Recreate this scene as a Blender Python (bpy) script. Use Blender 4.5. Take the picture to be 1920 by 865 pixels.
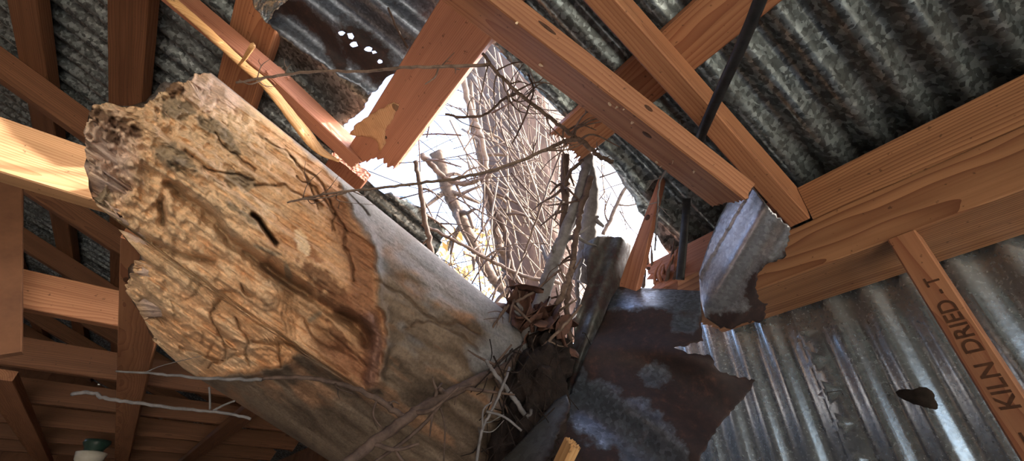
import bpy, bmesh, math, random
import numpy as np
from mathutils import Vector, Matrix
from mathutils.geometry import delaunay_2d_cdt

for o in list(bpy.data.objects): bpy.data.objects.remove(o)
scene = bpy.context.scene
COL = scene.collection

# ------------------------------------------------------------------ camera
F = 806.0                                    # focal length in pixels of a 1920 wide frame
PITCH, YAW, ROLL = .615, .6477, .0042
fw = np.array([math.cos(PITCH)*math.sin(YAW), math.cos(PITCH)*math.cos(YAW), math.sin(PITCH)])
r0 = np.array([math.cos(YAW), -math.sin(YAW), 0.0]); u0 = np.cross(r0, fw)
cr, sr = math.cos(ROLL), math.sin(ROLL)
RT = cr*r0 + sr*u0; UP = -sr*r0 + cr*u0
CM = np.array([RT, UP, fw])
cam = bpy.data.cameras.new('camera'); camo = bpy.data.objects.new('camera', cam); COL.objects.link(camo)
cam.sensor_width = 36; cam.lens = 36*F/1920; cam.clip_start = .02; cam.clip_end = 500
camo.matrix_world = Matrix(((RT[0], UP[0], -fw[0], 0), (RT[1], UP[1], -fw[1], 0), (RT[2], UP[2], -fw[2], 0), (0, 0, 0, 1)))
scene.camera = camo

# ------------------------------------------------------------------ sky, sun, exposure
world = bpy.data.worlds.new('sky'); scene.world = world; world.use_nodes = True
wn = world.node_tree.nodes; wl = world.node_tree.links; wn.clear()
SUN = Vector((math.cos(math.radians(38))*math.cos(math.radians(24)), -math.cos(math.radians(38))*math.sin(math.radians(24)), math.sin(math.radians(38))))
sky = wn.new('ShaderNodeTexSky'); sky.sky_type = 'NISHITA'; sky.sun_disc = False
sky.sun_elevation = math.asin(SUN.z); sky.sun_rotation = math.atan2(SUN.x, SUN.y); sky.dust_density = 5.0; sky.air_density = .8
bg = wn.new('ShaderNodeBackground'); bg.inputs[1].default_value = .90
wo = wn.new('ShaderNodeOutputWorld'); wl.new(sky.outputs[0], bg.inputs[0]); wl.new(bg.outputs[0], wo.inputs[0])
sl = bpy.data.lights.new('sun', 'SUN'); sl.energy = 13.0; sl.angle = .009; sl.color = (1, .93, .82)
so = bpy.data.objects.new('sun', sl); COL.objects.link(so); so.rotation_euler = SUN.to_track_quat('Z', 'Y').to_euler()
vs = scene.view_settings; vs.view_transform = 'Standard'; vs.look = 'None'; vs.gamma = 1; vs.use_curve_mapping = False
vs.exposure = .98

# ------------------------------------------------------------------ geometry of the place: roof slope and plate, metres from the camera
S = .3925
EN = np.array([math.sin(S), 0, math.cos(S)])          # normal of the roof
ES = np.array([math.cos(S), 0, -math.sin(S)])         # down the slope
EY = np.array([0, 1.0, 0])
H_RB, H_RT, H_PT = .779, .868, .906                   # rafter underside, rafter top, purlin top
X_PL, X_WALL = .85, 1.016
Z_PB, Z_PT, Z_BL = .40, .492, .575
FLOOR = -1.75
def ray(x, y): return (x-960)/F*RT + (432.5-y)/F*UP + fw
def dep(x, y, d): return ray(x, y)*d
def onx(x, y, X): r = ray(x, y); return r*X/r[0]
def ony(x, y, Y): r = ray(x, y); return r*Y/r[1]
def onz(x, y, Z): r = ray(x, y); return r*Z/r[2]
def onr(x, y, h): r = ray(x, y); return r*h/(r@EN)
def roofpt(s, y, h): return s*ES + y*EY + h*EN

# ------------------------------------------------------------------ noise
def hsh(i, j, k, seed):
    n = (i*374761393 + j*668265263 + k*2147483647 + seed*1274126177) & 0xffffffff
    n = ((n ^ (n >> 13))*1274126177) & 0xffffffff
    n = ((n ^ (n >> 16))*2246822519) & 0xffffffff
    return ((n ^ (n >> 15)) & 0xffffff)/float(0xffffff)
def vnoise(p, seed=0):
    p = np.asarray(p, float); i = np.floor(p).astype(np.int64); f = p-i; f = f*f*(3-2*f); out = 0
    for a in (0, 1):
        for b in (0, 1):
            for c in (0, 1):
                w = (f[..., 0] if a else 1-f[..., 0])*(f[..., 1] if b else 1-f[..., 1])*(f[..., 2] if c else 1-f[..., 2])
                out = out + w*hsh(i[..., 0]+a, i[..., 1]+b, i[..., 2]+c, seed)
    return out*2-1
def fbm(p, seed=0, octs=4):
    p = np.asarray(p, float); o = 0; a = .5
    for k in range(octs): o = o + a*vnoise(p*2**k, seed+k*17); a *= .5
    return o
def n2(x, y, sc, seed=0, octs=3): return fbm(np.stack([np.asarray(x)*sc, np.asarray(y)*sc, np.zeros_like(np.asarray(x, float))+seed*3.7], -1), seed, octs)
rnd = random.Random(7)

# ------------------------------------------------------------------ materials
class NT:
    def __init__(s, name):
        s.m = bpy.data.materials.new(name); s.m.use_nodes = True; s.t = s.m.node_tree; s.t.nodes.clear()
        s.out = s.n('ShaderNodeOutputMaterial'); s.b = s.n('ShaderNodeBsdfPrincipled'); s.l(s.b.outputs[0], s.out.inputs[0])
    def n(s, t, **k):
        x = s.t.nodes.new(t)
        for a, v in k.items(): setattr(x, a, v)
        return x
    def l(s, a, b): s.t.links.new(a, b)
    def put(s, sock, v):
        if hasattr(v, 'links') or hasattr(v, 'is_output'): s.l(v, sock)
        else: sock.default_value = v
    def math(s, op, a, b=0.0, c=0.0):
        x = s.n('ShaderNodeMath', operation=op); s.put(x.inputs[0], a); s.put(x.inputs[1], b); s.put(x.inputs[2], c); return x.outputs[0]
    def vmath(s, op, a, b=(0, 0, 0)):
        x = s.n('ShaderNodeVectorMath', operation=op); s.put(x.inputs[0], a); s.put(x.inputs[1], b); return x
    def noise(s, vec, scale, detail=4, rough=.55, dist=0):
        x = s.n('ShaderNodeTexNoise'); s.l(vec, x.inputs['Vector']); x.inputs['Scale'].default_value = scale
        x.inputs['Detail'].default_value = detail; x.inputs['Roughness'].default_value = rough; x.inputs['Distortion'].default_value = dist; return x
    def ramp(s, fac, stops):
        x = s.n('ShaderNodeValToRGB'); s.l(fac, x.inputs[0]); e = x.color_ramp.elements
        while len(e) < len(stops): e.new(.5)
        for q, (p, c) in zip(e, stops): q.position = p; q.color = (*c, 1) if len(c) == 3 else c
        return x.outputs[0]
    def mix(s, fac, a, b, mode='MIX'):
        x = s.n('ShaderNodeMix', data_type='RGBA', blend_type=mode); s.put(x.inputs[0], fac)
        for i, v in ((6, a), (7, b)):
            s.put(x.inputs[i], (*v, 1) if isinstance(v, tuple) and len(v) == 3 else v)
        return x.outputs[2]
    def coords(s, off=True):
        tc = s.n('ShaderNodeTexCoord').outputs['Object']
        if not off: return tc
        r = s.n('ShaderNodeObjectInfo').outputs['Random']
        cb = s.n('ShaderNodeCombineXYZ')
        for i, k in enumerate((37.0, 0.0, 0.0)): s.l(s.math('MULTIPLY', r, k), cb.inputs[i])
        return s.vmath('ADD', tc, cb.outputs[0]).outputs[0]
    def bump(s, h, st, d=.002):
        x = s.n('ShaderNodeBump'); x.inputs['Strength'].default_value = st; x.inputs['Distance'].default_value = d
        s.l(h, x.inputs['Height']); s.l(x.outputs[0], s.b.inputs['Normal'])

def wood(name, light, dark, rough=.62, ring=170.0, stain=(.10, .045, .02), stainamt=.35):
    t = NT(name); v = t.coords(); rnd_ = t.n('ShaderNodeObjectInfo').outputs['Random']
    sc = t.vmath('MULTIPLY', v, (.22, 1, 1)).outputs[0]
    wob = t.noise(sc, 7, 3); wv = t.vmath('SCALE', t.vmath('SUBTRACT', wob.outputs['Color'], (.5, .5, .5)).outputs[0]); wv.inputs['Scale'].default_value = .045
    p = t.vmath('ADD', sc, wv.outputs[0]).outputs[0]
    sx = t.n('ShaderNodeSeparateXYZ'); t.l(p, sx.inputs[0])
    cy = t.math('ADD', sx.outputs[1], t.math('MULTIPLY_ADD', rnd_, .12, -.06)); cz = t.math('ADD', sx.outputs[2], t.math('MULTIPLY_ADD', rnd_, -.05, .075))
    r = t.math('SQRT', t.math('ADD', t.math('MULTIPLY', cy, cy), t.math('MULTIPLY', cz, cz)))
    ph = t.math('FRACT', t.math('MULTIPLY', r, ring)); late = t.math('POWER', ph, 2.2)
    fib = t.noise(t.vmath('MULTIPLY', v, (6, 260, 260)).outputs[0], 1.0, 3)
    blot = t.noise(t.vmath('MULTIPLY', v, (1.6, 7, 7)).outputs[0], 1.0, 4)
    base = t.mix(late, light, dark)
    base = t.mix(t.math('MULTIPLY', fib.outputs[0], .35), base, tuple(c*.55 for c in dark))
    base = t.mix(t.math('MULTIPLY', t.ramp(blot.outputs[0], [(.45, (0, 0, 0)), (.75, (1, 1, 1))]), stainamt), base, stain)
    stk = t.noise(t.vmath('MULTIPLY', v, (2.2, 45, 45)).outputs[0], 1.0, 3)
    base = t.mix(t.math('MULTIPLY', t.ramp(stk.outputs[0], [(.42, (0, 0, 0)), (.72, (1, 1, 1))]), .5), base, tuple(c*.62 for c in dark))
    # sparse knots
    vo = t.n('ShaderNodeTexVoronoi'); t.l(t.vmath('MULTIPLY', v, (5.5, 12, 12)).outputs[0], vo.inputs['Vector']); vo.inputs['Scale'].default_value = 1; vo.inputs['Randomness'].default_value = 1
    sv = t.n('ShaderNodeSeparateColor'); t.l(vo.outputs['Color'], sv.inputs[0])
    kn = t.math('MULTIPLY', t.math('LESS_THAN', vo.outputs['Distance'], .10), t.math('GREATER_THAN', sv.outputs[0], .74))
    base = t.mix(t.math('MULTIPLY', kn, .75), base, (.05, .018, .008))
    pit = t.noise(v, 90, 2)
    base = t.mix(t.math('MULTIPLY', t.ramp(pit.outputs[0], [(.68, (0, 0, 0)), (.74, (1, 1, 1))]), .6), base, (.04, .02, .012))
    t.l(base, t.b.inputs['Base Color']); t.b.inputs['Roughness'].default_value = rough; t.b.inputs['Specular IOR Level'].default_value = .3
    t.bump(t.math('ADD', late, t.math('MULTIPLY', fib.outputs[0], 1.5)), .25, .0012)
    return t.m

def galv(name, base=(.30, .33, .34), lo=.35, hi=1.5, rough=.42, rust=0.0, spangle=95.0, grime=.5, metallic=.85, usedge=False, grimecol=(.035, .036, .032), bumpk=.25):
    t = NT(name); v = t.coords(False)
    warp = t.noise(v, 60, 3); wv = t.vmath('SCALE', warp.outputs['Color']); wv.inputs['Scale'].default_value = .012
    vv = t.vmath('ADD', v, wv.outputs[0]).outputs[0]
    vo = t.n('ShaderNodeTexVoronoi'); t.l(vv, vo.inputs['Vector']); vo.inputs['Scale'].default_value = spangle
    sv = t.n('ShaderNodeSeparateColor'); t.l(vo.outputs['Color'], sv.inputs[0])
    k = t.math('MULTIPLY_ADD', t.math('POWER', sv.outputs[0], 1.6), hi-lo, lo)
    big = t.noise(v, 7, 5, .65); fine = t.noise(v, 160, 3)
    col = t.mix(1.0, base, t.n('ShaderNodeCombineColor').outputs[0], 'MULTIPLY') if False else None
    cc = t.n('ShaderNodeCombineColor')
    for i in range(3): t.l(t.math('MULTIPLY', k, base[i]), cc.inputs[i])
    col = cc.outputs[0]
    g = t.ramp(big.outputs[0], [(.40, (0, 0, 0)), (.70, (1, 1, 1))])
    col = t.mix(t.math('MULTIPLY', g, grime), col, grimecol)
    mfac = t.math('MULTIPLY', g, grime)
    if usedge or rust > 0:
        rn = t.noise(v, 13, 6, .7); rf = t.noise(v, 70, 4, .7)
        val = t.math('MULTIPLY_ADD', rf.outputs[0], .6, t.math('MULTIPLY', rn.outputs[0], .8))
        if usedge:
            at = t.n('ShaderNodeAttribute', attribute_name='rust'); val = t.math('ADD', val, t.math('MULTIPLY_ADD', at.outputs['Fac'], 1.1, -.95))
            fac = t.ramp(val, [(.08, (0, 0, 0)), (.42, (1, 1, 1))])
        else:
            fac = t.ramp(t.math('ADD', val, rust-.5), [(.45, (0, 0, 0)), (.62, (1, 1, 1))])
        rc = t.ramp(rf.outputs[0], [(.3, (.013, .009, .011)), (.56, (.028, .015, .015)), (.78, (.075, .032, .024))])
        col = t.mix(fac, col, rc); mfac = t.math('MAXIMUM', mfac, fac)
        t.l(t.math('MULTIPLY_ADD', fac, .4, rough), t.b.inputs['Roughness'])
    else:
        t.l(t.math('MULTIPLY_ADD', fine.outputs[0], .25, rough-.1), t.b.inputs['Roughness'])
    t.l(col, t.b.inputs['Base Color']); t.l(t.math('MULTIPLY_ADD', mfac, -metallic*.9, metallic), t.b.inputs['Metallic'])
    t.bump(t.math('ADD', fine.outputs[0], t.math('MULTIPLY', big.outputs[0], 2)), bumpk, .0015)
    return t.m

def plain(name, a, b, scale=30.0, rough=.8, bump=.4, stretch=(1, 1, 1), dist=.003):
    t = NT(name); v = t.vmath('MULTIPLY', t.coords(), stretch).outputs[0]
    n = t.noise(v, scale, 5, .65)
    t.l(t.ramp(n.outputs[0], [(.32, a), (.68, b)]), t.b.inputs['Base Color']); t.b.inputs['Roughness'].default_value = rough
    t.b.inputs['Specular IOR Level'].default_value = .25
    t.bump(n.outputs[0], bump, dist); return t.m

M = {}
M['fir'] = wood('fir_lumber', (.46, .225, .115), (.28, .108, .054))
M['fir_plate'] = wood('fir_plate_lumber', (.50, .26, .13), (.20, .078, .038), ring=150, stainamt=.35)
M['fir_red'] = wood('reddish_fir_lumber', (.40, .18, .11), (.28, .108, .064), ring=260, stainamt=.2)
M['fir_shade'] = wood('shaded_fir_lumber', (.23, .105, .052), (.13, .052, .026), stainamt=.5)  # fir darkened in colour for the shade deep in the barn
M['fir_pale'] = wood('freshly_split_fir', (.66, .40, .18), (.46, .24, .095), ring=230, stainamt=.12)
M['fir_torn'] = wood('torn_fir_face', (.58, .35, .19), (.42, .21, .10), ring=230, stainamt=.2)
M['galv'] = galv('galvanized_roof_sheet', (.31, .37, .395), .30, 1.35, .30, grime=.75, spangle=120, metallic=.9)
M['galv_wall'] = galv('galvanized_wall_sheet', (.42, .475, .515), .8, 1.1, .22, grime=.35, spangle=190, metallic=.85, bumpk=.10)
M['galv_torn'] = galv('torn_rusted_sheet', (.40, .43, .48), .72, 1.08, .30, usedge=True, grime=.25, spangle=160)
M['galv_flap'] = galv('blue_grey_rusted_flap', (.20, .235, .30), .6, 1.15, .34, usedge=True, grime=.35, spangle=170)
M['galv_dark'] = galv('dark_weathered_sheet', (.13, .135, .13), .75, 1.1, .42, usedge=True, grime=.6)
M['twig'] = plain('grey_brown_twig', (.075, .05, .038), (.20, .145, .115), 60, .8, .6, (1, 1, 1))
M['twig_dark'] = plain('dark_twig', (.05, .033, .028), (.13, .088, .07), 60, .8, .6)
M['stem'] = plain('pale_grey_bark', (.085, .08, .082), (.20, .19, .195), 45, .8, .5)
M['stalk'] = plain('dry_pale_stalk', (.15, .112, .085), (.32, .255, .205), 40, .7, .3)
M['trunk'] = plain('pinkish_tan_trunk_wood', (.075, .048, .039), (.16, .105, .088), 9, .85, .7, (1, 1, .25), .02)
M['leaf'] = plain('dead_curled_leaf', (.045, .024, .020), (.15, .075, .055), 40, .75, .5)
M['leaf_ochre'] = plain('dry_ochre_leaf', (.45, .27, .08), (.72, .52, .26), 20, .7, .3)
M['leaf_green'] = plain('green_leaf', (.10, .26, .06), (.22, .45, .12), 20, .6, .2)
M['rot'] = plain('near_black_debris', (.008, .006, .006), (.03, .02, .017), 45, .95, .8, (1, 1, 1), .01)  # near-black colour stands in for the cavity's shade, also on rootlets
M['rubber'] = plain('black_rubber', (.012, .013, .015), (.03, .032, .036), 50, .5, .15)
M['mud'] = plain('dark_dried_mud', (.012, .009, .007), (.035, .026, .02), 70, .9, .7)
M['dirt'] = plain('packed_dirt', (.24, .205, .17), (.36, .315, .27), 3, .95, .4)
M['grass'] = plain('dry_grass_ground', (.28, .25, .19), (.42, .39, .31), 4, .95, .4)
M['board'] = plain('dark_wall_board', (.10, .045, .025), (.20, .095, .05), 6, .85, .3, (1, 1, .2))
M['ink'] = plain('stamp_ink', (.05, .022, .012), (.10, .045, .022), 90, .8, .0)
M['fleck'] = plain('pale_debris_fleck', (.60, .45, .30), (.80, .66, .48), 60, .8, .3)
M['porcelain'] = plain('white_porcelain', (.62, .60, .52), (.75, .73, .66), 20, .35, .1)
M['green_glass'] = plain('dark_green_cap', (.02, .05, .04), (.05, .09, .075), 20, .3, .1)
def colmat(name, rough=.85):
    t = NT(name); v = t.coords(False); a = t.n('ShaderNodeAttribute', attribute_name='Col')
    n = t.noise(v, 190, 5, .7); n3 = t.noise(v, 45, 4, .6)
    c = t.mix(1.0, a.outputs['Color'], t.ramp(n.outputs[0], [(.25, (.62, .60, .58)), (.6, (1.12, 1.1, 1.08))]), 'MULTIPLY')
    t.l(c, t.b.inputs['Base Color']); t.b.inputs['Roughness'].default_value = rough; t.b.inputs['Specular IOR Level'].default_value = .3
    t.bump(t.math('ADD', n.outputs[0], n3.outputs[0]), .55, .004); return t.m
M['log'] = colmat('rotten_log_surface')

# ------------------------------------------------------------------ object helpers
def tag(o, label=None, cat=None, group=None, kind=None):
    if label: o['label'] = label
    if cat: o['category'] = cat
    if group: o['group'] = group
    if kind: o['kind'] = kind
    return o
def empty(name, loc=(0, 0, 0)):
    o = bpy.data.objects.new(name, None); o.location = Vector(loc); o.empty_display_size = .05; COL.objects.link(o); return o
def adopt(c, p):
    c.parent = p
    c.matrix_parent_inverse = p.matrix_basis.inverted() if p.type == 'EMPTY' or p.parent is None else (p.matrix_parent_inverse @ p.matrix_basis).inverted()
    return c
def mesh_obj(name, verts, faces, mat, parent=None, smooth=True, mw=None):
    me = bpy.data.meshes.new(name); me.from_pydata([tuple(map(float, v)) for v in verts], [], [tuple(int(i) for i in f) for f in faces]); me.materials.append(mat)
    if smooth: me.polygons.foreach_set('use_smooth', [True]*len(me.polygons))
    me.update()
    o = bpy.data.objects.new(name, me); COL.objects.link(o)
    if mw is not None: o.matrix_world = mw
    if parent: adopt(o, parent)
    return o
def sharp(o, ang=35):
    me = o.data
    bm = bmesh.new(); bm.from_mesh(me)
    for e in bm.edges: e.smooth = not (len(e.link_faces) == 2 and e.calc_face_angle(0) > math.radians(ang))
    bm.to_mesh(me); bm.free()

def lumber(name, A, B, w, t, zref, mat, parent=None, ends=(0, 0), seed=1, warp=0.0, prof=(None, None), cham=.0022, taper=None):
    """board from A to B (centre line); w is its width along local Y, t its thickness along local Z (local Z close to zref);
    ends: raggedness in metres of the broken ends; prof: functions (v in -1..1)->offset of an end along the grain."""
    A = np.array(A, float); B = np.array(B, float); L = np.linalg.norm(B-A); ex = (B-A)/L
    zr = np.array(zref, float); ez = zr-ex*(zr@ex); ez /= np.linalg.norm(ez); ey = np.cross(ez, ex)
    g = lambda half, n: np.unique(np.concatenate([[-half, -half+cham], np.linspace(-half+cham, half-cham, n), [half-cham, half]]))
    ny = 26 if max(ends) > 0 else 4; nz = 8 if max(ends) > 0 else 3
    ys = g(w/2, ny); zs = g(t/2, nz); NY, NZ = len(ys), len(zs)
    nx = max(3, int(L/.06)); rng = np.random.default_rng(seed)
    xs = np.linspace(0, L, nx)
    ring = [(i, 0) for i in range(NY)]+[(NY-1, j) for j in range(1, NZ)]+[(i, NZ-1) for i in range(NY-2, -1, -1)]+[(0, j) for j in range(NZ-2, 0, -1)]
    def pos(i, j):
        y, z = ys[i], zs[j]
        if i in (0, NY-1) and j in (0, NZ-1): y *= 1-cham*.55/(w/2); z *= 1-cham*.55/(t/2)
        return y, z
    offs = []
    for e in (0, 1):
        o = np.zeros((NY, NZ))
        if ends[e] > 0:
            col = rng.random(NY); col = np.convolve(np.pad(col, 1, mode='edge'), [.25, .5, .25], 'valid')
            o = ends[e]*(.7*(col[:, None]-.5)+.7*(rng.random((NY, NZ))-.5))
        if prof[e]:
            for i in range(NY): o[i] += prof[e](ys[i]/(w/2))
        offs.append(o)
    verts = []; faces = []
    bow = lambda x: warp*math.sin(math.pi*x/L)
    R = len(ring)
    for k, x in enumerate(xs):
        for (i, j) in ring:
            y, z = pos(i, j); xx = x
            if k == 0: xx = x-offs[0][i, j]
            if k == nx-1: xx = x+offs[1][i, j]
            if taper: y *= taper(x/L)
            verts.append((xx, y, z+bow(x)))
    for k in range(nx-1):
        for a in range(R):
            b = (a+1) % R; faces.append((k*R+a, k*R+b, (k+1)*R+b, (k+1)*R+a))
    for e in (0, 1):
        base = 0 if e == 0 else (nx-1)*R; idx = {ij: base+n for n, ij in enumerate(ring)}
        for i in range(NY):
            for j in range(NZ):
                if (i, j) not in idx:
                    idx[(i, j)] = len(verts); y, z = pos(i, j); x = (0-offs[0][i, j]) if e == 0 else (L+offs[1][i, j])
                    if taper: y *= taper(float(e))
                    verts.append((x, y, z))
        for i in range(NY-1):
            for j in range(NZ-1):
                f = (idx[i, j], idx[i, j+1], idx[i+1, j+1], idx[i+1, j]); faces.append(f if e == 0 else f[::-1])
    faces = [f[::-1] for f in faces]
    mw = Matrix(((ex[0], ey[0], ez[0], A[0]), (ex[1], ey[1], ez[1], A[1]), (ex[2], ey[2], ez[2], A[2]), (0, 0, 0, 1)))
    o = mesh_obj(name, verts, faces, mat, parent, False, mw)
    return o

def smooth_path(pts, n):
    P = np.array(pts, float); P = np.vstack([2*P[0]-P[1], P, 2*P[-1]-P[-2]]); out = []
    for i in range(1, len(P)-2):
        for k in range(n):
            t = k/n; a, b, c, d = P[i-1], P[i], P[i+1], P[i+2]
            out.append(.5*((2*b)+(-a+c)*t+(2*a-5*b+4*c-d)*t*t+(-a+3*b-3*c+d)*t**3))
    out.append(P[-2]); return np.array(out)
def tube_data(pts, rad, sides=7, rough=.12, seed=0, caps=True, flat=None):
    P = np.array(pts); n = len(P); T = np.gradient(P, axis=0); T /= np.linalg.norm(T, axis=1)[:, None]+1e-12
    ref = np.array([.3, .2, .93]) if flat is None else np.array(flat, float)
    rng = np.random.default_rng(seed); V = []
    for i in range(n):
        b = np.cross(T[i], ref); b /= np.linalg.norm(b)+1e-9; c = np.cross(b, T[i])
        for k in range(sides):
            a = 2*math.pi*k/sides; r = rad[i]*(1+rough*(rng.random()-.5)*2)
            V.append(P[i]+b*math.cos(a)*r+c*math.sin(a)*r*(1 if flat is None else .35))
    Fc = [(i*sides+k, i*sides+(k+1) % sides, (i+1)*sides+(k+1) % sides, (i+1)*sides+k) for i in range(n-1) for k in range(sides)]
    if caps: Fc += [tuple(range(sides))[::-1], tuple((n-1)*sides+k for k in range(sides))]
    return V, Fc
class MB:
    def __init__(s): s.v = []; s.f = []
    def add(s, V, Fc):
        o = len(s.v); s.v += [tuple(map(float, x)) for x in V]; s.f += [tuple(o+int(i) for i in f) for f in Fc]; return s
    def build(s, name, mat, parent=None, smooth=True): return mesh_obj(name, s.v, s.f, mat, parent, smooth)

def outline_jag(pts, step, amp, seed, torn=None):
    """subdivide a closed outline; torn edges (by index) get jagged"""
    rng = np.random.default_rng(seed); out = []; fl = []; n = len(pts)
    for i in range(n):
        a = np.array(pts[i], float); b = np.array(pts[(i+1) % n], float); L = np.linalg.norm(b-a); k = max(1, int(L/step)); t = torn is None or i in torn
        nv = np.array([-(b-a)[1], (b-a)[0]])/(L+1e-9)
        for j in range(k):
            p = a+(b-a)*j/k
            if t and j > 0: p = p+nv*(rng.random()-.5)*2*amp+(b-a)/L*(rng.random()-.5)*step*.5
            out.append(p); fl.append(t)
    return np.array(out), fl
def inpoly(x, y, poly):
    x = np.asarray(x, float); y = np.asarray(y, float); c = np.zeros(x.shape, bool); n = len(poly); j = n-1
    for i in range(n):
        xi, yi = poly[i]; xj, yj = poly[j]
        c ^= ((yi > y) != (yj > y)) & (x < (xj-xi)*(y-yi)/((yj-yi) if abs(yj-yi) > 1e-12 else 1e-12)+xi); j = i
    return c
def polydist(x, y, poly, closed=True, flags=None):
    x = np.asarray(x, float); y = np.asarray(y, float); d = np.full(x.shape, 1e9); n = len(poly)
    for i in range(n if closed else n-1):
        if flags is not None and not flags[i]: continue
        ax, ay = poly[i]; bx, by = poly[(i+1) % n]; L2 = (bx-ax)**2+(by-ay)**2+1e-12
        t = np.clip(((x-ax)*(bx-ax)+(y-ay)*(by-ay))/L2, 0, 1); d = np.minimum(d, np.hypot(x-ax-t*(bx-ax), y-ay-t*(by-ay)))
    return d
def cdt_sheet(name, outline, flags, gx, gy, mapf, mat, parent=None, holes=(), thick=.0011, rustf=None, margin=.35):
    """thin sheet: triangulated inside outline (2D), interior points on a gx*gy grid, mapped to 3D by mapf(x,y arrays)"""
    O = np.array(outline); x0, y0 = O.min(0); x1, y1 = O.max(0)
    X, Y = np.meshgrid(np.arange(x0, x1+gx, gx), np.arange(y0, y1+gy, gy), indexing='ij'); X = X.ravel(); Y = Y.ravel()
    k = inpoly(X, Y, O) & (polydist(X/gx, Y/gy, O/np.array([gx, gy])) > margin)
    for h in holes: k &= ~inpoly(X, Y, h) & (polydist(X/gx, Y/gy, np.array(h)/np.array([gx, gy])) > margin)
    pts = [Vector(p) for p in O]; edges = [(i, (i+1) % len(O)) for i in range(len(O))]; hp = []
    for h in holes:
        b = len(pts); pts += [Vector(p) for p in h]; edges += [(b+i, b+(i+1) % len(h)) for i in range(len(h))]
    pts += [Vector((a, b)) for a, b in zip(X[k], Y[k])]
    v, e, f, *_ = delaunay_2d_cdt(pts, edges, [], 1, 1e-6)
    vx = np.array([p[0] for p in v]); vy = np.array([p[1] for p in v]); V = mapf(vx, vy)
    if holes:
        fa = np.array(f); mx, my = vx[fa].mean(1), vy[fa].mean(1); kp = np.ones(len(fa), bool)
        for h in holes: kp &= ~inpoly(mx, my, h)
        f = [tuple(q) for q in fa[kp]]
    o = mesh_obj(name, V, f, mat, parent, True)
    d = polydist(vx, vy, O, True, flags)
    for h in holes: d = np.minimum(d, polydist(vx, vy, h))
    ru = rustf(vx, vy, d) if rustf else np.zeros(len(vx))
    ru = .5+(np.asarray(ru)-.5)*.62 if mat in (M['galv_flap'], M['galv_torn']) else ru
    at = o.data.attributes.new('rust', 'FLOAT', 'POINT'); at.data.foreach_set('value', np.asarray(ru, np.float32))
    md = o.modifiers.new('gauge', 'SOLIDIFY'); md.thickness = thick; md.offset = 0
    return o
PITCHM = .0677
def corr(v): return np.cos(2*np.pi*v/PITCHM)*.0125

# ================================================================== SETTING
def quad(name, pts, mat, kind='structure', th=.08):
    # slab with thickness below its face
    P = [np.array(p, float) for p in pts]; n = np.cross(P[1]-P[0], P[2]-P[0]); n /= np.linalg.norm(n)
    V = P+[p-n*th for p in P]; Fc = [(0, 1, 2, 3), (7, 6, 5, 4), (0, 4, 5, 1), (1, 5, 6, 2), (2, 6, 7, 3), (3, 7, 4, 0)]
    return tag(mesh_obj(name, V, Fc, mat, None, False), kind=kind)
XL, Y0, Y1 = -5.6, -2.6, 6.2          # far side, open gable behind the camera, end wall
XR = -2.25                             # ridge
fl = quad('floor', [(XL, Y0, FLOOR), (X_WALL+.02, Y0, FLOOR), (X_WALL+.02, Y1, FLOOR), (XL, Y1, FLOOR)], M['dirt']); tag(fl, 'packed dirt floor of the barn', 'floor')
gr = quad('ground', [(-60, -60, FLOOR-.09), (60, -60, FLOOR-.09), (60, 60, FLOOR-.09), (-60, 60, FLOOR-.09)], M['grass']); tag(gr, 'dry grass ground outside the barn', 'ground')
# end wall: upright boards
wf = empty('wall_back', (-2.2, Y1, FLOOR)); tag(wf, 'dark board end wall deep inside the barn', 'wall', kind='structure')
bx = XL
while bx < X_WALL:
    bc = bx+.095; zt = (H_PT-.3825*bc)/.924+.03 if bc > XR else (H_PT-.3825*XR)/.924-(XR-bc)*.4142+.03
    lumber('wall_board', (bx+.095, Y1+.02, FLOOR), (bx+.095, Y1+.02, zt), .1898, .022, (0, -1, 0), M['board'], wf); bx += .19

wl_ = empty('wall_left_added', (XL, 1.5, FLOOR)); tag(wl_, 'unseen dark board wall added to close off side light', 'wall', kind='structure')  # unseen wall added to cut daylight from this side
by = Y0
while by < Y1:
    lumber('wall_board', (XL-.02, by+.095, FLOOR), (XL-.02, by+.095, (H_PT-.3825*XR)/.924-(XR-XL)*.4142-.02), .186, .022, (1, 0, 0), M['board'], wl_); by += .19
wg_ = empty('wall_front_added', (-2.2, Y0, FLOOR)); tag(wg_, 'unseen gable wall added with a doorway sized to limit daylight', 'wall', kind='structure')  # unseen wall added to narrow and direct the daylight
bx = XL
while bx < X_WALL:
    bc = bx+.095; zt = (H_PT-.3825*bc)/.924+.03 if bc > XR else (H_PT-.3825*XR)/.924-(XR-bc)*.4142+.03
    lumber('wall_board', (bc, Y0-.02, .75 if -2.3 < bc < .75 else FLOOR), (bc, Y0-.02, zt), .186, .022, (0, -1, 0), M['board'], wg_); bx += .19
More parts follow.
